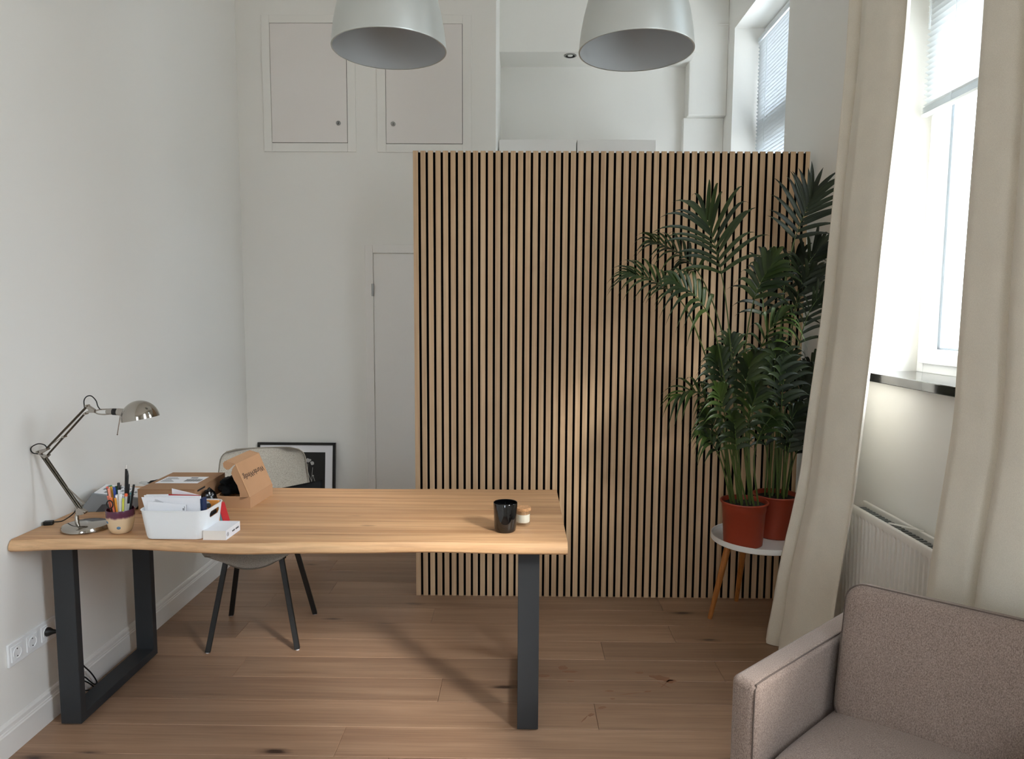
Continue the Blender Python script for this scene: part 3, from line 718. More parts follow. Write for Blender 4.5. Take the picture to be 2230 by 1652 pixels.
# cables bundled on it
def loops(base, n_, spread, r, seed, rz=0):
    rnd = random.Random(seed); pts = []
    for i in range(n_):
        a = i / n_ * 2 * math.pi * 3.3; k = rnd.uniform(.6, 1)
        pts.append(Vector(base) + Vector((math.cos(a) * spread * k, math.sin(a) * spread * .55 * k, abs(math.sin(a * .5 + seed)) * .022 + .006 * rnd.random())))
    return G().tube(curve_pts(pts, n_ * 8), r, 6)
cb = Vector((-1.585, 2.905, DZ + .062))
tag(obj('cable_bundle', loops(cb, 15, .055, .0022, 3), 'cable_white', org=tuple(cb), smooth=60), 'thin white cable coiled on the grey desk device', 'cable')
tag(obj('cable_bundle', loops(cb + Vector((.012, .02, .008)), 11, .048, .0026, 8), 'cable_black', org=tuple(cb + Vector((.012, .02, .008))), smooth=60), 'black cable coiled among the white cable on the desk', 'cable')

# ---- pen cup
cc = Vector((-1.478, 2.492, DZ))
cup = thing('pen_cup', 'cream ceramic cup with purple rim and blue dots holding pens', 'cup', tuple(cc))
o_ = [(0, 0), (.026, 0), (.034, .004), (.041, .02), (.0455, .042), (.048, .064), (.0488, .087), (.0478, .0895), (.0458, .088), (.0446, .064), (.0415, .04), (.036, .016), (.028, .008), (0, .007)]
obj('cup_body', G().lathe(o_, 48), 'cup_glaze', cup, smooth=50)
def cup_r(z):
    for (r0, z0), (r1, z1) in zip(o_[1:7], o_[2:8]):
        if z0 <= z <= z1: return lerp(r0, r1, (z - z0) / (z1 - z0))
    return .05
for ang, z in ((-2.22, .047), (-1.22, .027), (1.2, .05)):
    r = cup_r(z); c = Vector((math.cos(ang) * r, math.sin(ang) * r, z)); nn = Vector((math.cos(ang), math.sin(ang), -.35)).normalized(); m = frame_m(c, nn.orthogonal(), nn.cross(nn.orthogonal()))
    m = Matrix.Translation(c) @ nn.to_track_quat('Z', 'Y').to_matrix().to_4x4()
    obj('glaze_dot', G().lathe([(0, .0012), (.0055, .0008), (.0068, -.0006)], 18, m), 'dot_blue', cup, smooth=60)
pcol = {}
def pmat(c):
    if c not in pcol: plain('pen_%d_%d_%d' % c, c, .4); pcol[c] = 'pen_%d_%d_%d' % c
    return pcol[c]
def pen(name, px, py, Y, r, body, cap, capl, label, tip='cap', flat=1.):
    top = at(px, py, 'Y', Y); rel = top - cc
    hor = Vector((rel.x, rel.y, 0)); bot = cc + hor * .36 + Vector((0, 0, .010))
    bot = Vector((cc.x + max(-.03, min(.03, hor.x * .45)), cc.y + max(-.024, min(.024, hor.y * .45)), DZ + .0145))
    d = (top - bot).normalized(); L = (top - bot).length
    t = thing(name, label, 'pencil' if name == 'pencil' else ('marker' if name in ('marker', 'highlighter') else 'pen'), tuple(bot), group='pens in the cup')
    b2 = bot + d * (L - capl)
    nn = 6 if name == 'pencil' else 12
    if tip == 'point':
        obj('barrel', G().tube([bot, bot + d * (L - .02)], r, nn), pmat(body), t, world=True)
        obj('tip', G().tube([bot + d * (L - .02), top], [r, .0006], nn), pmat(cap), t, world=True)
    else:
        obj('barrel', G().tube([bot, b2], r * .93, nn), pmat(body), t, world=True, smooth=40)
        c_ = obj('pen_cap', G().tube([b2, top - d * .002, top], [r, r * .96, r * .8], nn), pmat(cap), t, world=True, smooth=40)
        if tip == 'clip': obj('clip', G().bar(b2 + Vector((r + .0015, 0, 0)), top + Vector((r + .004, 0, -.008)), .0012, .004), pmat(cap), t, world=True)
    return t
PENS = [
    ('marker', 233.3, 1059, 2.512, .0046, (66, 30, 24), (226, 92, 70), .006, 'dark brown felt pen with coral end in the cup'),
    ('marker', 236.5, 1063, 2.492, .0048, (240, 166, 138), (236, 150, 122), .02, 'salmon pink felt pen in the cup'),
    ('marker', 241, 1056, 2.515, .0046, (236, 176, 62), (86, 146, 84), .005, 'yellow felt pen with green end in the cup'),
    ('marker', 248.6, 1060.6, 2.495, .0052, (34, 70, 150), (28, 62, 142), .03, 'blue felt pen in the cup'),
    ('marker', 252.5, 1058, 2.517, .0046, (30, 104, 76), (26, 96, 68), .03, 'dark green felt pen in the cup'),
    ('pencil', 256, 1056.6, 2.530, .0036, (224, 182, 70), (224, 182, 70), .004, 'thin yellow pencil in the cup'),
    ('pen', 258, 1050.6, 2.505, .0048, (238, 238, 238), (16, 16, 16), .026, 'white ballpoint pen with black top and clip in the cup', 'clip'),
    ('pencil', 275, 1012, 2.505, .0044, (18, 17, 16), (206, 200, 194), .014, 'tallest black pencil with silver end in the cup'),
    ('pencil', 278.4, 1023.3, 2.515, .0044, (20, 20, 20), (26, 26, 26), .02, 'black pencil with sharpened tip up in the cup', 'point'),
    ('pen', 280.5, 1053.6, 2.525, .0042, (20, 20, 20), (14, 14, 14), .03, 'short black pen right beside the tall pencils in the cup'),
    ('pen', 291.5, 1054.6, 2.494, .0042, (14, 14, 14), (16, 16, 16), .03, 'slim black pen at the right edge of the cup'),
    ('highlighter', 255, 1077, 2.474, .0072, (236, 236, 232), (228, 228, 226), .02, 'broad white marker at the front of the cup'),
    ('highlighter', 262, 1075, 2.468, .0066, (240, 240, 238), (232, 232, 230), .03, 'white marker with long clip in the cup', 'clip'),
    ('highlighter', 274.6, 1074.6, 2.474, .0056, (186, 186, 178), (240, 104, 60), .009, 'grey marker with bright orange end in the cup'),
    ('pen', 268.3, 1085, 2.462, .0036, (214, 216, 84), (206, 210, 70), .012, 'thin lime yellow pen in the cup'),
    ('pen', 281, 1078, 2.484, .0052, (180, 180, 176), (18, 18, 18), .03, 'grey pen with black cap in the cup'),
    ('marker', 242, 1083, 2.466, .0052, (236, 130, 100), (232, 120, 60), .02, 'short coral and orange felt pen at the front of the cup'),
    ('pencil', 234.5, 1079, 2.486, .0036, (226, 120, 92), (226, 130, 104), .004, 'short coral pencil at the left edge of the cup'),
    ('pen', 285, 1072.5, 2.510, .0046, (170, 196, 200), (96, 168, 172), .006, 'clear pen with teal end in the cup'),
    ('pencil', 251, 1084, 2.462, .0038, (230, 154, 50), (230, 154, 50), .004, 'short orange pencil at the front of the cup'),
]
for p in PENS: pen(*p)
sc = thing('scissors', 'scissors with black ring handles standing in the pen cup', 'scissors', (cc.x - .02, cc.y - .01, DZ + .0146))
rc = at(239, 1098, 'Y', 2.462)
ring = [rc + Vector((math.cos(a) * .0115, 0, math.sin(a) * .0145)) for a in [i / 20 * 2 * math.pi for i in range(21)]]
obj('ring_handle', G().tube(ring, .0022, 8, False), 'plastic_black', sc, world=True, smooth=60)
obj('blade', G().bar(rc + Vector((.004, .001, -.014)), (cc.x - .012, cc.y - .012, DZ + .016), .006, .0015), 'steel', sc, world=True)

# ---- white storage bin
bx0, bx1, by0, by1, bz0, bz1 = -1.363, -1.120, 2.400, 2.568, DZ, DZ + .107
bin_ = thing('storage_bin', 'white plastic storage bin full of papers on the desk', 'bin', ((bx0 + bx1) / 2, (by0 + by1) / 2, DZ))
def rrect(x0, x1, y0, y1, r, z, k=7):
    p = []
    for cx, cy, a0 in ((x1 - r, y1 - r, 0), (x0 + r, y1 - r, 90), (x0 + r, y0 + r, 180), (x1 - r, y0 + r, 270)):
        for i in range(k): a = math.radians(a0 + 90 * i / (k - 1)); p.append(Vector((cx + r * math.cos(a), cy + r * math.sin(a), z)))
    return p
def bloop(t, ins, z): # t 0 bottom .. 1 top
    e_ = lerp(.013, 0, t) + ins; return rrect(bx0 + e_, bx1 - e_ * 1.0, by0 + e_ * .7, by1 - e_ * .7, .034 - ins, z)
rows = [bloop(0, .012, bz0), bloop(.0, .003, bz0 + .002), bloop(.06, 0, bz0 + .010), bloop(.5, 0, lerp(bz0, bz1, .5)), bloop(.98, 0, bz1 - .002), bloop(1, -.0025, bz1 - .001), bloop(1, -.0025, bz1 + .0012), bloop(1, .0022, bz1 + .0012), bloop(.5, .0026, lerp(bz0, bz1, .5)), bloop(.06, .003, bz0 + .012), bloop(0, .012, bz0 + .004)]
g = G(); nl = len(rows[0]); v = [p for r in rows for p in r]; f = []
for k in range(len(rows) - 1):
    for i in range(nl): f.append((k * nl + i, k * nl + (i + 1) % nl, (k + 1) * nl + (i + 1) % nl, (k + 1) * nl + i))
f += [tuple(range(nl - 1, -1, -1)), tuple((len(rows) - 1) * nl + i for i in range(nl))]
g.add(v, f); body = obj('bin_body', g, 'bin_white', bin_, world=True, smooth=40)
# hand hole cut through the right end
hx = bx1 - .003
hole = G().prism([Vector((hx - .03, (by0 + by1) / 2 + a * (.040 if abs(a) > 0 else 0) , bz0 + .082 + b * .0115)) for a, b in ((-1, -.4), (-.8, -1), (.8, -1), (1, -.4), (1, .4), (.8, 1), (-.8, 1), (-1, .4))], (.06, 0, 0))
co = link('hole_cutter', mesh('hole_cutter', hole, 'bin_white')); co.matrix_world = Matrix()
bpy.context.view_layer.update()
md = body.modifiers.new('hole', 'BOOLEAN'); md.object = co; md.solver = 'EXACT'
bpy.context.view_layer.update()
dg = bpy.context.evaluated_depsgraph_get(); nm = bpy.data.meshes.new_from_object(body.evaluated_get(dg)); body.modifiers.clear(); body.data = nm
bpy.data.objects.remove(co)

# papers in the bin: each standing sheet, envelope and notebook
def sheet(name, px0, pyt0, px1, pyt1, Y, th, mat, label, cat, zb=DZ + .016, lean=.0):
    a, b = at(px0, pyt0, 'Y', Y), at(px1, pyt1, 'Y', Y); g = G()
    bl, br = Vector((max(a.x, -1.335), Y + lean, zb)), Vector((min(b.x, -1.14), Y + lean, zb))
    g.prism([bl, br, b, a], (0, th, 0)); o = obj(name, g, mat, org=(round((a.x + b.x) / 2, 3), Y, zb), bev=.0004, seg=1); return tag(o, label, cat, 'papers in the white bin')
en = sheet('envelope', 320, 1091, 407, 1098.5, 2.428, .0012, 'paper', 'small white envelope with address window at the front of the bin', 'envelope')
sheet('letter', 338, 1086.5, 356, 1093, 2.434, .0008, 'paper_grey', 'grey slip of paper poking up behind the small envelope', 'paper')
sheet('letter', 307.5, 1082, 435, 1083.5, 2.440, .0012, 'paper', 'large white letter sheet standing in the bin', 'paper')
nb = sheet('notebook', 313, 1078.5, 436.5, 1080, 2.452, .006, 'paper', 'white notebook standing in the bin', 'notebook')
sheet('letter', 318, 1076.5, 366, 1076, 2.470, .003, 'paper', 'white papers with red top edge behind the red notebook', 'paper')
sheet('brochure', 356, 1075.5, 436, 1078, 2.482, .0022, 'red_print', 'thin red brochure behind the notebook', 'brochure')
sheet('envelope', 374, 1063, 436, 1078, 2.500, .0012, 'paper', 'tall white envelope sticking up at an angle from the bin', 'envelope')
nv = at(438, 1085, 'Y', 2.462); sp_ = G().box(nv.x, nv.x + .011, 2.452, 2.482, DZ + .016, nv.z + .002)
tag(obj('book', sp_, 'navy', org=(nv.x, 2.48, DZ + .016), bev=.001, seg=1), 'dark blue book spine standing at the right of the bin', 'book', 'papers in the white bin')
# print marks on envelope
g = G()
for (xa, ya, xb, yb) in ((398, 1106, 400, 1111), (401, 1102, 402, 1111), (405.8, 1098.5, 407, 1113)):
    a, b = at(xa, ya, 'Y', 2.4278), at(xb, yb, 'Y', 2.4278); g.box(a.x, b.x, 2.4274, 2.4279, b.z, a.z)
obj('print_marks', g, 'grey_plastic_dark', en, world=True)
tb = thing('aluminium_tube', 'silver aluminium tube with black screw cap in the bin', 'tube', (-1.16, 2.50, DZ + .09))
ta = at(450, 1099, 'Y', 2.50); tb2 = at(457, 1101, 'Y', 2.478)
d_ = (tb2 - ta).normalized()
obj('tube_body', G().tube([ta - d_ * .06, ta - d_ * .004, ta + d_ * .004], [.0145, .0145, .012], 20), 'tube_silver', tb, world=True, smooth=40)
obj('screw_cap', G().tube([ta + d_ * .004, ta + d_ * .02], .0088, 16), 'plastic_black', tb, world=True, smooth=40)
p0 = at(449, 1088.5, 'Y', 2.545); p1_ = at(477, 1089, 'Y', 2.545)
tag(obj('magazine', G().box(p0.x, p1_.x, 2.540, 2.548, DZ + .016, p0.z), 'orange_print', org=(p0.x, 2.544, DZ + .016)), 'colourful orange magazine at the back of the bin', 'magazine', 'papers in the white bin')
tag(obj('stapler', G().box(-1.150, -1.135, 2.47, 2.53, DZ + .066, DZ + .08), 'plastic_black', org=(-1.14, 2.5, DZ + .066), bev=.003), 'black gadget seen through the hand hole of the bin', 'gadget', 'papers in the white bin')
# red carton leaning behind the bin
rb = thing('red_carton', 'red and grey carton standing behind the white bin', 'carton', (-1.14, 2.64, DZ))
g = G().prism([(-1.185, 2.60, DZ), (-1.138, 2.60, DZ), (-1.158, 2.60, DZ + .075), (-1.200, 2.60, DZ + .075)], (0, .05, 0)); obj('carton_body', g, 'red_print', rb, world=True, bev=.001, seg=1)
obj('label_band', G().prism([(-1.183, 2.5985, DZ + .014), (-1.146, 2.5985, DZ + .014), (-1.154, 2.5985, DZ + .045), (-1.190, 2.5985, DZ + .045)], (0, .0018, 0)), 'teal_print', rb, world=True)

# ---- small white book at the right of the bin
bk = thing('paperback', 'small white paperback lying beside the white bin', 'book', (-1.095, 2.462, DZ))
bq = [at(443, 1173.5, 'Z', DZ), at(492, 1175, 'Z', DZ)]; w_b = .086
m = frame_m((-1.1375, 2.4125, DZ), (1, -.02, 0), (.02, 1, 0)); D_ = .118
obj('cover', G().box(0, w_b, 0, D_, 0, .0012, m).box(0, w_b, 0, D_, .0335, .0347, m).box(w_b - .0012, w_b, 0, D_, .0012, .0335, m), 'paper', bk, world=True)
obj('pages', G().box(.001, w_b - .0014, .001, D_ - .001, .0013, .0334, m), 'paper_cream', bk, world=True)
ms = frame_m(m @ Vector((w_b + .0002, D_ * .66, .0175)), m.to_3x3() @ Vector((0, 1, 0)), (0, 0, 1))
g = G(); rnd = random.Random(4); x = -.028                        # spine title too small to read: a row of uneven strokes
for i in range(13):
    if i == 6: x += .006
    hh = rnd.uniform(.0022, .0034); g.box(x, x + .0024, -hh, hh, 0, .0003, ms); x += .0036 + rnd.uniform(0, .0006)
obj('lettering', g, 'ink', bk, world=True)
g = G(); mr_ = frame_m(m @ Vector((w_b + .0002, .014, .0175)), m.to_3x3() @ Vector((0, 1, 0)), (0, 0, 1))
g.lathe([(.0062, 0), (.0072, 0), (.0072, .0003), (.0062, .0003)], 24, mr_, close=True); g.box(-.0012, .0012, -.004, .004, 0, .0003, mr_)
obj('emblem', g, 'ink', bk, world=True)

# ---- brown parcel with shipping label
zt = DZ + .102
m = frame_m((-1.541, 2.722, DZ), (1, .02, 0), (-.02, 1, 0)); PWi, PD = .232, .300
pc = thing('parcel', 'closed brown parcel with white shipping label behind the pen cup', 'box', (-1.43, 2.87, DZ))
obj('carton_body', G().box(0, PWi, 0, PD, 0, .100, m), 'cardboard_dark', pc, world=True, bev=.0025)
obj('lid_panel', G().box(-.0005, PWi + .001, -.0006, PD + .0005, .1002, .1030, m), 'cardboard_dark', pc, world=True, bev=.0012, seg=1)
obj('shipping_label', G().box(.02, PWi - .035, .10, .215, .1032, .1036, m), 'paper', pc, world=True)
g = G()
for i in range(16):
    g.box(.125 + i * .0042, .125 + i * .0042 + (.0022 if i % 3 else .003), .13, .17, .1037, .1039, m)
for j in range(5): g.box(.03, .03 + .055 - (j % 3) * .012, .125 + j * .016, .131 + j * .016, .1037, .1039, m)
g.box(.13, .16, .185, .2, .1037, .1039, m)
obj('label_print', g, 'grey_plastic_dark', pc, world=True)
obj('tuck_slot', G().prism([m @ Vector(p) for p in ((PWi + .0003, .02, .088), (PWi + .0003, .09, .088), (PWi + .0003, .09, .095), (PWi + .0003, .02, .095))], m.to_3x3() @ Vector((.001, 0, 0))), 'dark_gap', pc, world=True)

# ---- open mailer box with printed lid
mb = thing('mailer_box', 'open brown mailer box with upside-down lettering on its raised lid', 'box', (-1.2, 2.93, DZ))
mm = frame_m((-1.279, 2.826, DZ), (1, -.045, 0), (.055, 1, 0)); TW, TD, TH_ = .156, .232, .048; tk = .003
g = G(); g.box(0, TW, 0, TD, 0, tk, mm); g.box(0, TW, 0, tk, tk, TH_, mm); g.box(0, TW, TD - tk, TD, tk, TH_, mm); g.box(0, tk, tk, TD - tk, tk, TH_, mm); g.box(TW - tk, TW, tk, TD - tk, tk, TH_, mm)
obj('tray', g, 'cardboard', mb, world=True)
obj('tray_edge', G().box(0, TW, .0002, tk, TH_, TH_ + .0006, mm).box(0, tk, tk, TD, TH_, TH_ + .0006, mm), 'cardboard_edge', mb, world=True)
ang = math.radians(22); H0 = mm @ Vector((TW - tk / 2, 0, TH_)); yv = (mm.to_3x3() @ Vector((0, 1, 0))).normalized(); xv = mm.to_3x3() @ Vector((1, 0, 0))
up = Vector((0, 0, 1)) * math.cos(ang) - xv * math.sin(ang); LH = .150
lm = frame_m(H0, yv, up)      # x along hinge, y up the lid, z outward
lid = obj('lid', G().box(0, TD, 0, LH, -tk, 0, lm), 'cardboard', mb, world=True)
fd = (-xv * .96 + Vector((0, 0, .27))).normalized()
fm = frame_m(H0 + up * LH, yv, fd)
obj('tuck_flap', G().prism([fm @ Vector(p) for p in ((0, 0, 0), (TD, 0, 0), (TD - .004, .030, 0), (TD - .016, .046, 0), (.010, .046, 0), (0, .036, 0))], fm.to_3x3() @ Vector((0, 0, -tk if (fm.to_3x3() @ Vector((0, 0, 1))).z > 0 else tk))), 'cardboard', mb, world=True)
for yy, s_ in ((0.0, -1), (TD, 1)):
    o0 = H0 + yv * yy; am = frame_m(o0, up, -xv)
    pl = [(0.002, 0), (LH - .002, 0), (LH - .012, .020), (LH - .030, .034), (LH - .060, .034), (LH - .085, .030), (.030, .034), (.010, .042), (.002, .046)]
    obj('side_flap', G().prism([am @ Vector((a, b, 0)) for a, b in pl], yv * (tk * .7 * -s_)), 'cardboard', mb, world=True)
    em = frame_m(H0 + up * LH + yv * yy, fd, -up)
    pl = [(0, 0), (.046, 0), (.052, .012), (.046, .026), (.032, .034), (.020, .030), (.010, .012)]
    obj('tuck_ear', G().prism([em @ Vector((a, b, 0)) for a, b in pl], yv * (tk * .7 * s_)), 'cardboard', mb, world=True)
obj('lid_edge', G().tube([lm @ Vector((0, .002, 0)), lm @ Vector((0, LH, 0))], .0011, 6), 'cardboard_edge', mb, world=True)
tm = frame_m(lm @ Vector((TD * .50, LH * .56, .0004)), -yv, -up)
text('lettering', 'WurdeWindig', .034, tm, 'ink', mb)
# black contents
def lump(cx, cy, cz, sx_, sy_, sz_, seed, amp, nn=26):
    def f(u, v):
        th = u * 2 * math.pi; ph = (v - .5) * math.pi
        d = Vector((math.cos(th) * math.cos(ph), math.sin(th) * math.cos(ph), math.sin(ph)))
        k = 1 + amp * noise.noise(d * 1.7 + Vector((seed, 0, 0))) + amp * .6 * noise.noise(d * 4.3 + Vector((0, seed, 0)))
        p = Vector((d.x * sx_, d.y * sy_, d.z * sz_)) * k
        return Vector((cx, cy, cz)) + p
    return G().grid(f, nn, nn // 2 + 2, True)
bc = mm @ Vector((.030, .12, .070))
g = lump(bc.x, bc.y, bc.z, .066, .082, .040, 3, .30, 34); mi = mm.inverted()
g.v = [mm @ Vector(((mi @ p).x, min(max((mi @ p).y, .006), TD - .006), (mi @ p).z)) for p in g.v]
g.v = [Vector((p.x, p.y, max(p.z, DZ + (TH_ + .002 if (mi @ p).x < .008 else tk + .001)))) for p in g.v]
tag(obj('tissue', g, 'cloth_black', org=(bc.x, bc.y, DZ + .004), smooth=60), 'crumpled black tissue spilling from the open mailer box', 'tissue')
g = lump(-1.262 - .022, 2.79 + .0, DZ + .045, .028, .035, .045, 11, .35); g.v = [Vector((min(p.x, -1.2825) if p.y > 2.82 else p.x, p.y, max(p.z, DZ + .0005))) for p in g.v]
tag(obj('plastic_bag', g, 'film_black', org=(-1.284, 2.79, DZ), smooth=40), 'shiny black plastic bag between the parcel and the mailer box', 'bag')

# ---- candles
c1 = at(1100, 1160, 'Z', DZ); c1 = Vector((c1.x, c1.y + .030, DZ))
cn = thing('candle', 'tall black glass candle near the right end of the desk', 'candle', tuple(c1))
obj('glass', G().lathe([(0, 0), (.036, 0), (.040, .004), (.0415, .02), (.0455, .108), (.0448, .1095), (.0432, .108), (.041, .088), (.0395, .02), (0, .016)], 48), 'black_glass', cn, smooth=40)
obj('wax', G().lathe([(0, .084), (.03, .085), (.0405, .089), (.0395, .03), (0, .02)], 32), 'black_wax', cn, smooth=50)
obj('wick', G().tube([(0, 0, .083), (.001, 0, .094)], .0009, 6), 'paper_grey', cn)
c2 = at(1139, 1146, 'Z', DZ); c2 = Vector((c2.x, c2.y + .024, DZ))
cj = thing('jar_candle', 'small cream candle in a glass jar with cork lid', 'candle', tuple(c2))
obj('jar', G().lathe([(0, 0), (.026, 0), (.0285, .003), (.0285, .058), (.0265, .058), (.0262, .008), (0, .007)], 32), 'jar_glass', cj, smooth=40)
obj('wax', G().lathe([(0, .0125), (.024, .0125), (.0258, .015), (.0258, .044), (0, .044)], 32), 'wax', cj, smooth=40)
obj('cork_lid', G().lathe([(0, .0445), (.0255, .0445), (.0262, .0585), (.0305, .059), (.0305, .068), (.029, .070), (0, .070)], 32), 'cork', cj, smooth=40)

# ================================================================== STOOL AND PALMS
SX, SY, SZ, SR = 1.235, 3.500, .455, .236
sl_ = thing('tray_table', 'small round white tray table on splayed wooden legs', 'side table', (SX, SY, 0))
obj('tray_top', G().lathe([(0, SZ - .030), (SR - .006, SZ - .030), (SR, SZ - .026), (SR, SZ - .001), (SR - .001, SZ), (SR - .005, SZ), (SR - .006, SZ - .001), (SR - .006, SZ - .018), (SR - .010, SZ - .021), (0, SZ - .021)], 64), 'tray_white', sl_, smooth=40)
for fx, fy in ((1.002, 3.512), (1.212, 3.742), (1.41, 3.44)):
    a = Vector((fx - SX, fy - SY, 0)); tp = Vector((a.x * .62, a.y * .62, SZ - .0305))
    obj('leg', G().tube([a + Vector((0, 0, .0)), a.lerp(tp, .5), tp], [.0115, .0155, .018], 16), 'leg_wood', sl_, smooth=50)
TZ_ = SZ - .021
def palm(cx, cy, label, fronds, leaf, seed, ps=1.):
    t = thing('potted_palm', label, 'potted plant', (cx, cy, TZ_), group='potted palms on the tray table')
    hp = .222
    prof = [(0, 0), (.090, 0), (.0945, .004), (.104, hp - .052), (.1055, hp - .05), (.109, hp - .012), (.115, hp - .011), (.1175, hp - .004), (.116, hp), (.110, hp), (.106, hp - .02), (.09, .01), (0, .008)]
    obj('pot', G().lathe([(r * ps, z) for r, z in prof], 48), 'pot_plastic', t, smooth=40)
    g = G()
    def sf(u, v): r = v * .1055 * ps; a = u * 2 * math.pi; return Vector((math.cos(a) * r, math.sin(a) * r, hp - .022 + .010 * (1 - v * v) + .004 * noise.noise((math.cos(a) * r * 60, math.sin(a) * r * 60, seed))))
    g.grid(sf, 28, 10, True); obj('soil', g, 'soil', t, smooth=80)
    rnd = random.Random(seed)
    for fr in fronds:
        path, t0, npair, Lmax, wd, droop, Nv = fr
        pts = curve_pts(path, 26); mlen = len(pts)
        rad = [lerp(.0048, .0012, i / (mlen - 1)) for i in range(mlen)]
        fo = obj('frond', G().tube(pts, rad, 6), 'stem_green', t, world=True, smooth=60)
        inv = t.matrix_basis.inverted(); Nv = Vector(Nv).normalized()
        for k in range(npair * 2 + 1):
            side = 1 if k % 2 else -1
            s_ = (k // 2 + .5) / npair if k < npair * 2 else 1.
            u = t0 + (1 - t0) * min(1, s_ * .97 + .02); x = u * (mlen - 1); i = min(int(x), mlen - 2); p = pts[i].lerp(pts[i + 1], x - i)
            T = (pts[min(i + 2, mlen - 1)] - pts[max(i - 1, 0)]).normalized(); Sd = T.cross(Nv).normalized()
            al = lerp(math.radians(62), math.radians(20), s_ ** 1.3) * rnd.uniform(.88, 1.12) if k < npair * 2 else .05
            d = (T * math.cos(al) + Sd * (side * math.sin(al)) + Nv * .12).normalized()
            L = Lmax * (.62 + .72 * math.sin(math.pi * (.15 + .62 * s_)) - .35 * s_ ** 4) * rnd.uniform(.82, 1.12)
            dr = droop * rnd.uniform(.7, 1.4) + .08
            cr = d.cross(Nv).normalized(); nn = cr.cross(d).normalized(); nseg = 8; v = []; f = []
            for q in range(nseg + 1):
                a = q / nseg; c = p + d * (L * a * (1 - .12 * a * a)) + Nv * (.10 * L * math.sin(math.pi * a * .8)) - Vector((0, 0, dr * L * a ** 2.4))
                w_ = wd * .74 * (.16 + .84 * math.sin(math.pi * min(1, .05 + a * .95) ** .62)) * (1 - a ** 4) + .0006
                v += [c - cr * w_ * .5 + nn * w_ * .16, c, c + cr * w_ * .5 + nn * w_ * .16]
            for q in range(nseg):
                for j in (0, 1): f.append((q * 3 + j, q * 3 + j + 1, q * 3 + j + 4, q * 3 + j + 3))
            v = [Vector((min(z.x, XR - .01), min(z.y, PY - .004), z.z)) for z in v]
            g = G().add([inv @ z for z in v], f)
            link('leaflet', mesh('leaflet', g, leaf, smooth=80, fix=False), fo)
    return t
P1, P2 = (1.132, 3.428), (1.342, 3.566)
zs = TZ_ + .205
def Pt(px, py, Y): return at(px, py, 'Y', Y)
def start(P, dx, dy): return Vector((P[0] + dx, P[1] + dy, zs))
fr1 = [
    ([start(P1, -.01, .0), Pt(1602, 900, 3.42), Pt(1590, 740, 3.43), Pt(1577, 630, 3.42), Pt(1560, 545, 3.40), Pt(1537, 472, 3.37)], .655, 10, .300, .027, .25, (-.1, -.9, .3)),
    ([start(P1, -.05, -.01), Pt(1560, 860, 3.38), Pt(1520, 730, 3.36), Pt(1480, 652, 3.34), Pt(1425, 612, 3.33), Pt(1380, 600, 3.33)], .60, 10, .20, .022, .28, (.1, -.6, .8)),
    ([start(P1, -.02, -.03), Pt(1583, 860, 3.36), Pt(1556, 720, 3.32), Pt(1520, 650, 3.28), Pt(1470, 615, 3.26)], .60, 8, .20, .028, .45, (.2, -.7, .6)),
    ([start(P1, -.02, .03), Pt(1596, 850, 3.50), Pt(1566, 700, 3.54), Pt(1525, 600, 3.56), Pt(1480, 552, 3.56), Pt(1425, 528, 3.55)], .60, 10, .19, .022, .40, (.1, -.6, .7)),
    ([start(P1, .04, -.01), Pt(1618, 860, 3.37), Pt(1628, 720, 3.34), Pt(1650, 630, 3.30), Pt(1682, 572, 3.26)], .66, 8, .19, .034, .40, (-.2, -.8, .5)),
    ([start(P1, .03, .02), Pt(1630, 900, 3.44), Pt(1646, 800, 3.44), Pt(1668, 730, 3.42), Pt(1700, 690, 3.38)], .55, 7, .18, .030, .55, (.1, -.6, .8)),
    ([start(P1, -.06, .02), Pt(1575, 960, 3.42), Pt(1545, 880, 3.43), Pt(1510, 850, 3.42), Pt(1478, 862, 3.40)], .45, 7, .15, .022, .55, (0, -.5, .9)),
    ([start(P1, -.07, -.02), Pt(1572, 1010, 3.38), Pt(1548, 960, 3.36), Pt(1528, 945, 3.34)], .45, 6, .12, .026, .65, (0, -.6, .8)),
    ([start(P1, -.03, -.06), Pt(1592, 990, 3.33), Pt(1578, 900, 3.30), Pt(1562, 850, 3.27)], .5, 7, .15, .028, .50, (0, -.8, .6)),
    ([start(P1, .03, -.06), Pt(1624, 990, 3.33), Pt(1634, 900, 3.30), Pt(1650, 850, 3.27)], .5, 7, .15, .028, .50, (0, -.8, .6)),
    ([start(P1, .06, -.03), Pt(1642, 1000, 3.37), Pt(1658, 940, 3.34), Pt(1682, 905, 3.31)], .5, 6, .14, .028, .60, (0, -.7, .7)),
    ([start(P1, .0, .06), Pt(1606, 920, 3.50), Pt(1600, 800, 3.53), Pt(1590, 740, 3.55)], .55, 7, .16, .028, .40, (0, -.8, .5)),
    ([start(P1, -.045, .045), Pt(1580, 950, 3.48), Pt(1560, 860, 3.52), Pt(1545, 790, 3.55)], .5, 6, .15, .024, .50, (0, -.7, .7)),
    ([start(P1, .045, .04), Pt(1632, 960, 3.48), Pt(1644, 860, 3.50), Pt(1652, 790, 3.52)], .5, 6, .16, .028, .5, (0, -.8, .6)),
]
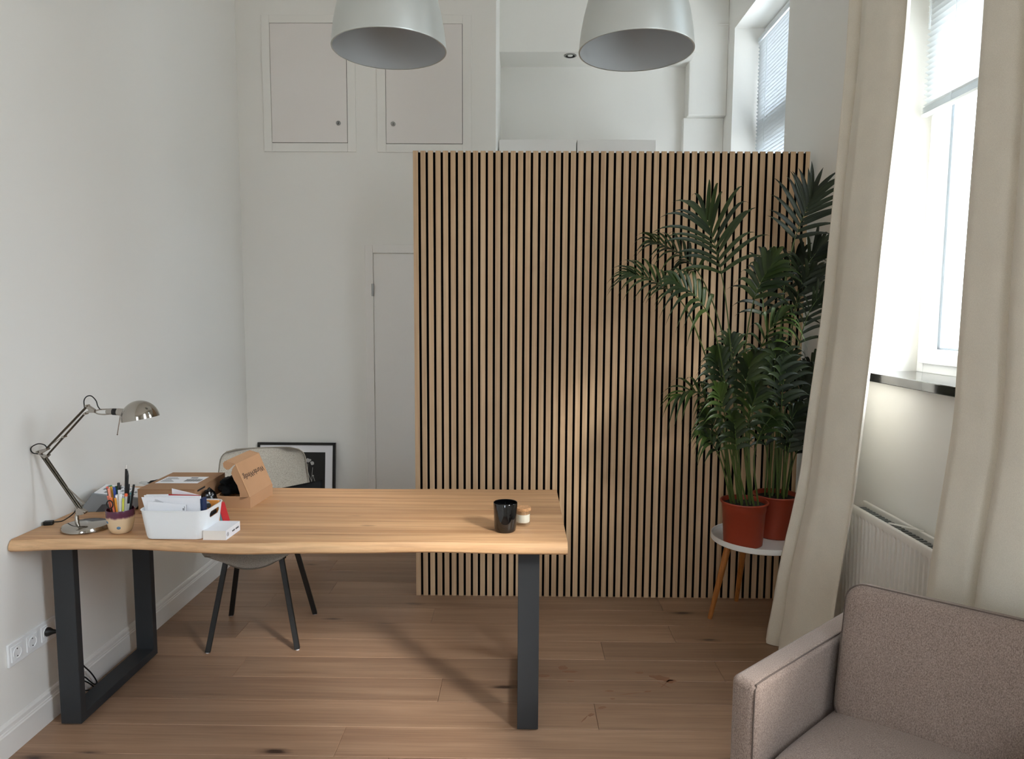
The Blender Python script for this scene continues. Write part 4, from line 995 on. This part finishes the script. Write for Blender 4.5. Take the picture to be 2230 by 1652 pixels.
fr1 += [
    ([start(P1, -.03, .0), Pt(1590, 930, 3.40), Pt(1572, 830, 3.38), Pt(1556, 770, 3.36)], .5, 8, .17, .034, .55, (.1, -.8, .5)),
    ([start(P1, .02, -.03), Pt(1618, 940, 3.36), Pt(1622, 850, 3.33), Pt(1636, 780, 3.30)], .5, 8, .17, .036, .50, (-.1, -.9, .4)),
    ([start(P1, .0, -.05), Pt(1606, 1010, 3.34), Pt(1602, 950, 3.31), Pt(1596, 905, 3.29)], .45, 7, .13, .034, .60, (0, -.9, .4)),
    ([start(P1, -.05, .0), Pt(1576, 1000, 3.40), Pt(1556, 930, 3.39), Pt(1535, 900, 3.37)], .45, 7, .14, .030, .60, (0, -.8, .6)),
]
fr2 = [
    ([start(P2, -.02, .0), Pt(1700, 800, 3.57), Pt(1704, 650, 3.56), Pt(1728, 530, 3.54), Pt(1752, 465, 3.52), Pt(1768, 425, 3.50)], .60, 10, .235, .030, .05, (-.2, -.9, .2)),
    ([start(P2, .02, .02), Pt(1716, 820, 3.60), Pt(1730, 680, 3.60), Pt(1752, 590, 3.58), Pt(1785, 540, 3.55)], .55, 9, .21, .028, .25, (.1, -.8, .5)),
    ([start(P2, .03, -.03), Pt(1722, 880, 3.52), Pt(1738, 760, 3.50), Pt(1762, 680, 3.46), Pt(1790, 640, 3.44)], .5, 9, .20, .024, .45, (.2, -.7, .6)),
    ([start(P2, -.04, -.02), Pt(1680, 860, 3.52), Pt(1672, 730, 3.50), Pt(1660, 640, 3.48), Pt(1672, 570, 3.45)], .58, 8, .19, .028, .25, (-.1, -.9, .4)),
    ([start(P2, .0, .04), Pt(1698, 850, 3.64), Pt(1700, 720, 3.66), Pt(1712, 610, 3.66), Pt(1740, 560, 3.64)], .55, 9, .19, .026, .30, (0, -.9, .4)),
    ([start(P2, .05, .0), Pt(1734, 930, 3.57), Pt(1752, 840, 3.56), Pt(1775, 790, 3.54)], .45, 8, .18, .028, .45, (0, -.8, .6)),
    ([start(P2, -.01, -.05), Pt(1690, 930, 3.48), Pt(1686, 820, 3.45), Pt(1690, 750, 3.42)], .5, 7, .17, .030, .40, (0, -.9, .4)),
    ([start(P2, .04, .03), Pt(1720, 960, 3.62), Pt(1740, 900, 3.63), Pt(1768, 880, 3.62)], .45, 7, .15, .026, .60, (0, -.7, .7)),
    ([start(P2, -.05, .02), Pt(1672, 950, 3.60), Pt(1660, 850, 3.62), Pt(1652, 780, 3.63)], .5, 7, .17, .028, .40, (0, -.9, .4)),
    ([start(P2, .02, -.055), Pt(1708, 1000, 3.48), Pt(1718, 930, 3.45), Pt(1736, 890, 3.42)], .45, 7, .15, .028, .60, (0, -.8, .6)),
    ([start(P2, -.045, -.035), Pt(1672, 1000, 3.50), Pt(1664, 940, 3.47), Pt(1668, 890, 3.44)], .45, 7, .14, .028, .55, (0, -.8, .6)),
    ([start(P2, .045, -.02), Pt(1726, 1010, 3.53), Pt(1742, 970, 3.51), Pt(1760, 950, 3.49)], .45, 6, .13, .026, .65, (0, -.7, .7)),
]
fr2 += [
    ([start(P2, .0, -.03), Pt(1700, 940, 3.50), Pt(1704, 850, 3.47), Pt(1716, 780, 3.44)], .5, 8, .19, .036, .45, (0, -.9, .4)),
    ([start(P2, .03, .0), Pt(1722, 950, 3.55), Pt(1738, 870, 3.53), Pt(1756, 810, 3.50)], .5, 8, .19, .034, .50, (.1, -.9, .4)),
    ([start(P2, -.03, .03), Pt(1684, 940, 3.60), Pt(1680, 840, 3.61), Pt(1684, 760, 3.62)], .5, 8, .19, .036, .40, (0, -.9, .4)),
    ([start(P2, .0, .0), Pt(1700, 900, 3.58), Pt(1716, 740, 3.60), Pt(1742, 650, 3.60), Pt(1770, 600, 3.58)], .55, 9, .20, .030, .35, (0, -.9, .4)),
    ([start(P2, .02, -.04), Pt(1712, 1010, 3.50), Pt(1722, 960, 3.47), Pt(1738, 920, 3.45)], .45, 7, .15, .034, .60, (0, -.9, .4)),
]
palm(P1[0], P1[1], 'kentia palm in the front terracotta pot, with light green fronds to the left', fr1, 'leaf_front', 5)
palm(P2[0], P2[1], 'dark kentia palm in the rear terracotta pot, half behind the curtain', fr2, 'leaf_back', 9)

# ================================================================== PENDANT LAMPS
def pendant(px, py, label):
    c = at(px, py, 'Y', 2.75); R0 = .2165
    t = thing('pendant_lamp', label, 'pendant lamp', tuple(c), group='pendant lamps over the desk')
    pr = [(R0, 0), (R0 * .993, .03), (R0 * .968, .075), (R0 * .925, .125), (R0 * .862, .18), (R0 * .78, .235), (R0 * .675, .285), (R0 * .545, .328), (R0 * .40, .36), (R0 * .26, .378), (.03, .384)]
    inn = [(max(.027, r - .0035), z - (.0 if i < 8 else .004)) for i, (r, z) in enumerate(pr)]
    obj('shade', G().lathe(pr, 72), 'alu_shade', t, smooth=60)
    sh = obj('shade_inside', G().lathe(inn, 72), 'alu_inside', t, smooth=60)
    obj('rim', G().lathe([(R0 - .004, -.0012), (R0 + .0012, -.0014), (R0 + .0016, .0028), (R0 - .003, .003)], 72, close=True), 'alu_shade', t, smooth=60)
    obj('cap', G().lathe([(.031, .382), (.031, .43), (.022, .445), (.006, .45), (0, .45)], 28), 'alu_shade', t, smooth=40)
    obj('lamp_holder', G().tube([(0, 0, .375), (0, 0, .30)], .02, 18), 'plastic_black', t, smooth=40)
    obj('bulb', G().lathe([(0, .17), (.02, .175), (.03, .20), (.03, .22), (.014, .27), (.013, .30), (0, .30)], 24), 'bulb_white', t, smooth=60)
    obj('cord', G().tube([(0, 0, .448), (0, 0, ZC - c.z - .02)], .0032, 8), 'cable_white', t, smooth=60)
    obj('ceiling_rose', G().lathe([(0, ZC - c.z - .03), (.045, ZC - c.z - .028), (.05, ZC - c.z - .0002), (0, ZC - c.z - .0002)], 28), 'alu_shade', t, smooth=40)
pendant(848, 108, 'brushed aluminium pendant lamp over the middle of the desk, in front of the hatches')
pendant(1385, 112, 'brushed aluminium pendant lamp nearer the windows, in front of the nook')

# ================================================================== RADIATOR
rd = thing('radiator', 'white ribbed panel radiator under the window', 'radiator', (1.47, 2.53, .2))
ry0, ry1, rz0, rz1 = 2.02, 3.005, .20, .775; xf, xb = 1.432, 1.525
pitch = .0298; g = G(); pts = []
nflute = int((ry1 - ry0 - .03) / pitch); ys = []
for i in range(nflute):
    y = ry0 + .018 + i * pitch
    ys += [(y, 0), (y + .006, 0), (y + .0095, .009), (y + .0205, .009), (y + .024, 0)]
ys = [(ry0, 0)] + ys + [(ry1, 0)]
zl = [(rz0, 0), (rz0 + .030, 0), (rz0 + .045, 1), (rz1 - .048, 1), (rz1 - .033, 0), (rz1 - .008, 0), (rz1 - .002, -.6), (rz1, -1.4)]
v = []; f = []; m_ = len(ys)
for z, k in zl: v += [(xf + (d * k if k > 0 else -k * .006), y, z) for y, d in ys]
for j in range(len(zl) - 1):
    for i in range(m_ - 1): f.append((j * m_ + i, j * m_ + i + 1, (j + 1) * m_ + i + 1, (j + 1) * m_ + i))
g.add(v, f); obj('front_panel', g, 'radiator_white', rd, world=True, smooth=40)
obj('front_core', G().box(xf + .011, xf + .014, ry0, ry1, rz0, rz1 - .004), 'radiator_white', rd, world=True)
obj('rear_panel', G().box(xb - .014, xb, ry0, ry1, rz0, rz1), 'radiator_white', rd, world=True, bev=.004)
obj('end_plate', G().box(xf + .008, xb - .002, ry1, ry1 + .002, rz0 + .01, rz1 - .03).box(xf + .008, xb - .002, ry0 - .002, ry0, rz0 + .01, rz1 - .03), 'radiator_white', rd, world=True)
fin = mesh('fin', G().box(0, xb - .0145 - (xf + .0145), -.001, .001, rz0 + .03, rz1 - .022).box(0, xb - .0145 - (xf + .0145), -.001, .012, rz1 - .024, rz1 - .022), 'radiator_inside')
k = 0
while ry0 + .02 + k * .025 < ry1 - .015:
    o = link('fin', fin, rd); o.location = rd.matrix_basis.inverted() @ Vector((xf + .0145, ry0 + .02 + k * .025, 0)); k += 1
obj('clip', G().bar((xf + .012, 2.66, rz1 + .002), (xb - .004, 2.56, rz1 + .002), .012, .003, (0, 0, 1)), 'radiator_white', rd, world=True)
g = G()
for yy in (2.2, 2.8): g.box(xb, XR - .001, yy - .02, yy + .02, .3, .7)
obj('wall_bracket', g, 'radiator_white', rd, world=True)

# ================================================================== CURTAINS
def curtain(name, label, keys, folds, amp, seed, z1=3.9, extra=None):
    """keys: (z, (xa, ya), (xb, yb)) far edge and near edge of the cloth at heights, top to bottom"""
    org = (keys[-1][1][0], (keys[-1][1][1] + keys[-1][2][1]) / 2, 0)
    zsk = [k_[0] for k_ in keys]
    def edge(z):
        for (za, a0, b0), (zb, a1, b1) in zip(keys, keys[1:]):
            if za >= z >= zb:
                t_ = smoothstep((za - z) / (za - zb)) * .3 + .7 * (za - z) / (za - zb)
                return Vector(a0).lerp(Vector(a1), t_), Vector(b0).lerp(Vector(b1), t_)
        return Vector(keys[-1][1]), Vector(keys[-1][2])
    rnd = random.Random(seed)
    def fn(off):
        def f(u, v):
            z = lerp(keys[0][0], keys[-1][0], v); a, b = edge(z); d = (b - a); nrm = Vector((d.y, -d.x)).normalized()   # toward the wall or room
            if nrm.x > 0: nrm = -nrm
            w_ = 0; 
            for (c, c2, wd, h) in folds:
                cc_ = lerp(c, c2, v) + .012 * math.sin(z * 1.3 + c * 9); w_ += h * math.exp(-abs((u - cc_) / wd) ** 1.6)
            wr = .004 * noise.noise((u * 6 + seed, z * 2.2, .3)) + .006 * math.exp(-z / .25) * noise.noise((u * 9, z * 9 + seed, 2))
            p = a + d * (u + .018 * math.sin(u * 14 + z)) + nrm * (w_ * amp + wr)
            p = p - nrm * off
            return Vector((p.x, p.y, z))
        return f
    g = G().shell(fn(0), 72, 70, fn(.0028)); o = obj(name, g, 'curtain_fabric', org=org, smooth=75)
    return tag(o, label, 'curtain', 'floor-length curtains at the window')
curtain('curtain', 'floor-length beige curtain drawn to the far side of the window, by the palms',
        [(3.9, (1.475, 3.225), (1.47, 2.76)), (2.7, (1.447, 3.20), (1.452, 2.765)), (1.68, (1.400, 3.21), (1.395, 2.765)), (.90, (1.325, 3.205), (1.352, 2.785)), (.28, (1.248, 3.262), (1.325, 2.855)), (.004, (1.219, 3.272), (1.305, 2.88))],
        [(.05, .06, .06, .5), (.15, .20, .045, -1.1), (.48, .52, .26, .8), (.93, .90, .08, -.9)], .045, 3)
curtain('curtain', 'floor-length beige curtain at the near side of the window, behind the armchair',
        [(3.9, (1.47, 2.345), (1.465, 1.86)), (2.57, (1.450, 2.302), (1.45, 1.85)), (1.28, (1.405, 2.275), (1.43, 1.84)), (.70, (1.355, 2.270), (1.372, 1.85)), (.004, (1.33, 2.325), (1.36, 1.86))],
        [(.0, .0, .05, -.6), (.14, .30, .16, .8), (.32, .62, .05, -1.0), (.55, .82, .16, .9), (.90, 1.0, .08, -.5)], .040, 8)
rod = thing('curtain_rail', 'white curtain rail above the window', 'curtain rail', (1.47, 2.5, 3.9))
obj('rail', G().box(-.012, .012, -.75, .80, .002, .022), 'white_lacquer', rod, bev=.002)
obj('rail_bracket', G().box(-.006, .092, -.02, .02, .022, .028), 'white_lacquer', rod)

# ================================================================== ARMCHAIR
va, ua = math.radians(40.5), math.radians(-38.5)
Vd = Vector((math.cos(va), math.sin(va), 0)); Ud = Vector((math.cos(ua), math.sin(ua), 0))
AF = Vector((.556, 1.745, 0))                                   # outer front corner of the visible arm
ac = thing('armchair', 'taupe woven armchair at the lower right with piped cushions', 'armchair', (1.02, 1.72, 0))
def rbox(L, T, z0, z1, bev, seg=4): return G().box(0, L, -T, 0, z0, z1)
def place(g, o, x, y):
    m = Matrix.Identity(4); m.col[0][:3] = Vector(x); m.col[1][:3] = Vector(y); m.col[2][:3] = Vector((0, 0, 1)); m.translation = Vector(o); g.v = [m @ p for p in g.v]; return g
NA = Vector((-Vd.y, Vd.x, 0))                                     # to the outside of the visible arm
AT = .078
g = place(G().box(0, .70, -AT, 0, .12, .645), AF, Vd, NA); obj('armrest', g, 'armchair_fabric', ac, world=True, bev=.022, seg=5, smooth=50)
def pipe(pts, par, r=.0019): return obj('piping', G().tube(pts, r, 6), 'piping', par, world=True, smooth=60)
i0 = AF - NA * (AT - .008)
pipe(curve_pts([i0 + Vd * .004 + Vector((0, 0, .15)), i0 + Vd * .003 + Vector((0, 0, .40)), i0 + Vd * .004 + Vector((0, 0, .60)), i0 + Vd * .010 + Vector((0, 0, .632)), i0 + Vd * .03 + Vector((0, 0, .6415)), i0 + Vd * .2 + Vector((0, 0, .6425)), i0 + Vd * .66 + Vector((0, 0, .6425))], 40), ac)
AF2 = AF - NA * AT + Ud * .585
g = place(G().box(0, .53, -AT, 0, .12, .645), AF2, Vd, NA); obj('armrest', g, 'armchair_fabric', ac, world=True, bev=.022, seg=5, smooth=50)
# seat cushion
s0 = AF - NA * (AT + .004) + Vd * .015
seat = [s0, s0 + Vd * .60, s0 + Vd * .60 + Ud * .48, s0 + Vd * .02 + Ud * .555]
g = G(); NS = 16
def seat_top(u, v):
    a = seat[0].lerp(seat[1], v); b = seat[3].lerp(seat[2], v); p = a.lerp(b, u); e_ = ((1 - (2 * u - 1) ** 6) * (1 - (2 * v - 1) ** 6)) ** .4
    p = p.copy(); p.z = .405 + .055 * e_ + .012 * math.sin(math.pi * u) * math.sin(math.pi * v); return p
def seat_bot(u, v):
    a = seat[0].lerp(seat[1], v); b = seat[3].lerp(seat[2], v); p = a.lerp(b, u).copy(); e_ = ((1 - (2 * u - 1) ** 6) * (1 - (2 * v - 1) ** 6)) ** .4; p.z = .375 - .055 * e_; return p
obj('seat_cushion', G().shell(seat_top, 28, 28, seat_bot), 'armchair_fabric', ac, world=True, smooth=60)
b0 = AF - NA * .03 + Vd * .05
obj('base_frame', G().prism([b0, b0 + Vd * .60, b0 + Vd * .60 + Ud * .50, b0 + Ud * .58], (0, 0, .19)), 'armchair_fabric', ac, world=True, bev=.01).location.z = .125
# back cushion, leaning back, thin with rounded corners
BL = Vector((.889, 1.881, .435)); TL = Vector((.937, 1.935, .822)); upv = (TL - BL); BH = upv.length; upn = upv.normalized()
bn = Ud.cross(upn).normalized()
if bn.dot(Vd) < 0: bn = -bn
BWD, BT = .60, .085
def back(sg):
    def f(u, v):
        a, b = (u - .5) * 2, (v - .5) * 2; e_ = max(0, (1 - abs(a) ** 7) * (1 - abs(b) ** 7)) ** .42
        r = .05
        # rounded outline
        x, y = u * BWD, v * BH; cxr = min(max(x, r), BWD - r); cyr = min(max(y, r), BH - r); dx, dy = x - cxr, y - cyr
        k = max(abs(dx), abs(dy))
        if dx and dy:
            L_ = math.hypot(dx, dy); dx, dy = dx * k / L_, dy * k / L_
        p = BL + Ud * (cxr + dx) + upn * (cyr + dy) + bn * (BT / 2 + sg * (BT / 2 * (.50 + .50 * e_) + (.012 if sg < 0 else 0) * math.sin(math.pi * u) * math.sin(math.pi * v)))
        return p
    return f
bk_ = obj('back_cushion', G().shell(back(-1), 40, 34, back(1)), 'armchair_fabric', ac, world=True, smooth=60)
def rim_pts(sg, inset=.0):
    f = back(sg); P = [f(i / 60, 1 - inset) for i in range(61)] + [f(1 - inset, 1 - i / 40) for i in range(41)] + [f(1 - i / 60, inset) for i in range(61)] + [f(inset, i / 40) for i in range(41)]
    return P
bpy_p = rim_pts(-1); o = obj('piping', G().tube(bpy_p, .0022, 6, False), 'piping', ac, world=True, smooth=60)
g = G().prism([BL + bn * (BT + .012) + Ud * .0 - Vector((0, 0, .30)), BL + bn * (BT + .012) + Ud * .57 - Vector((0, 0, .30)), BL + bn * (BT + .012) + Ud * .57 + upn * .27, BL + bn * (BT + .012) + upn * .27], bn * .07)
obj('back_frame', g, 'armchair_fabric', ac, world=True, bev=.015, seg=3, smooth=50)
for a, b in ((.05, .03), (.60, .03), (.05, .50), (.52, .44)):
    p = b0 + Vd * a * .95 + Ud * b; obj('leg', G().tube([(p.x, p.y, 0), (p.x, p.y, .128)], [.012, .018], 14), 'leg_wood', ac, world=True, smooth=50)
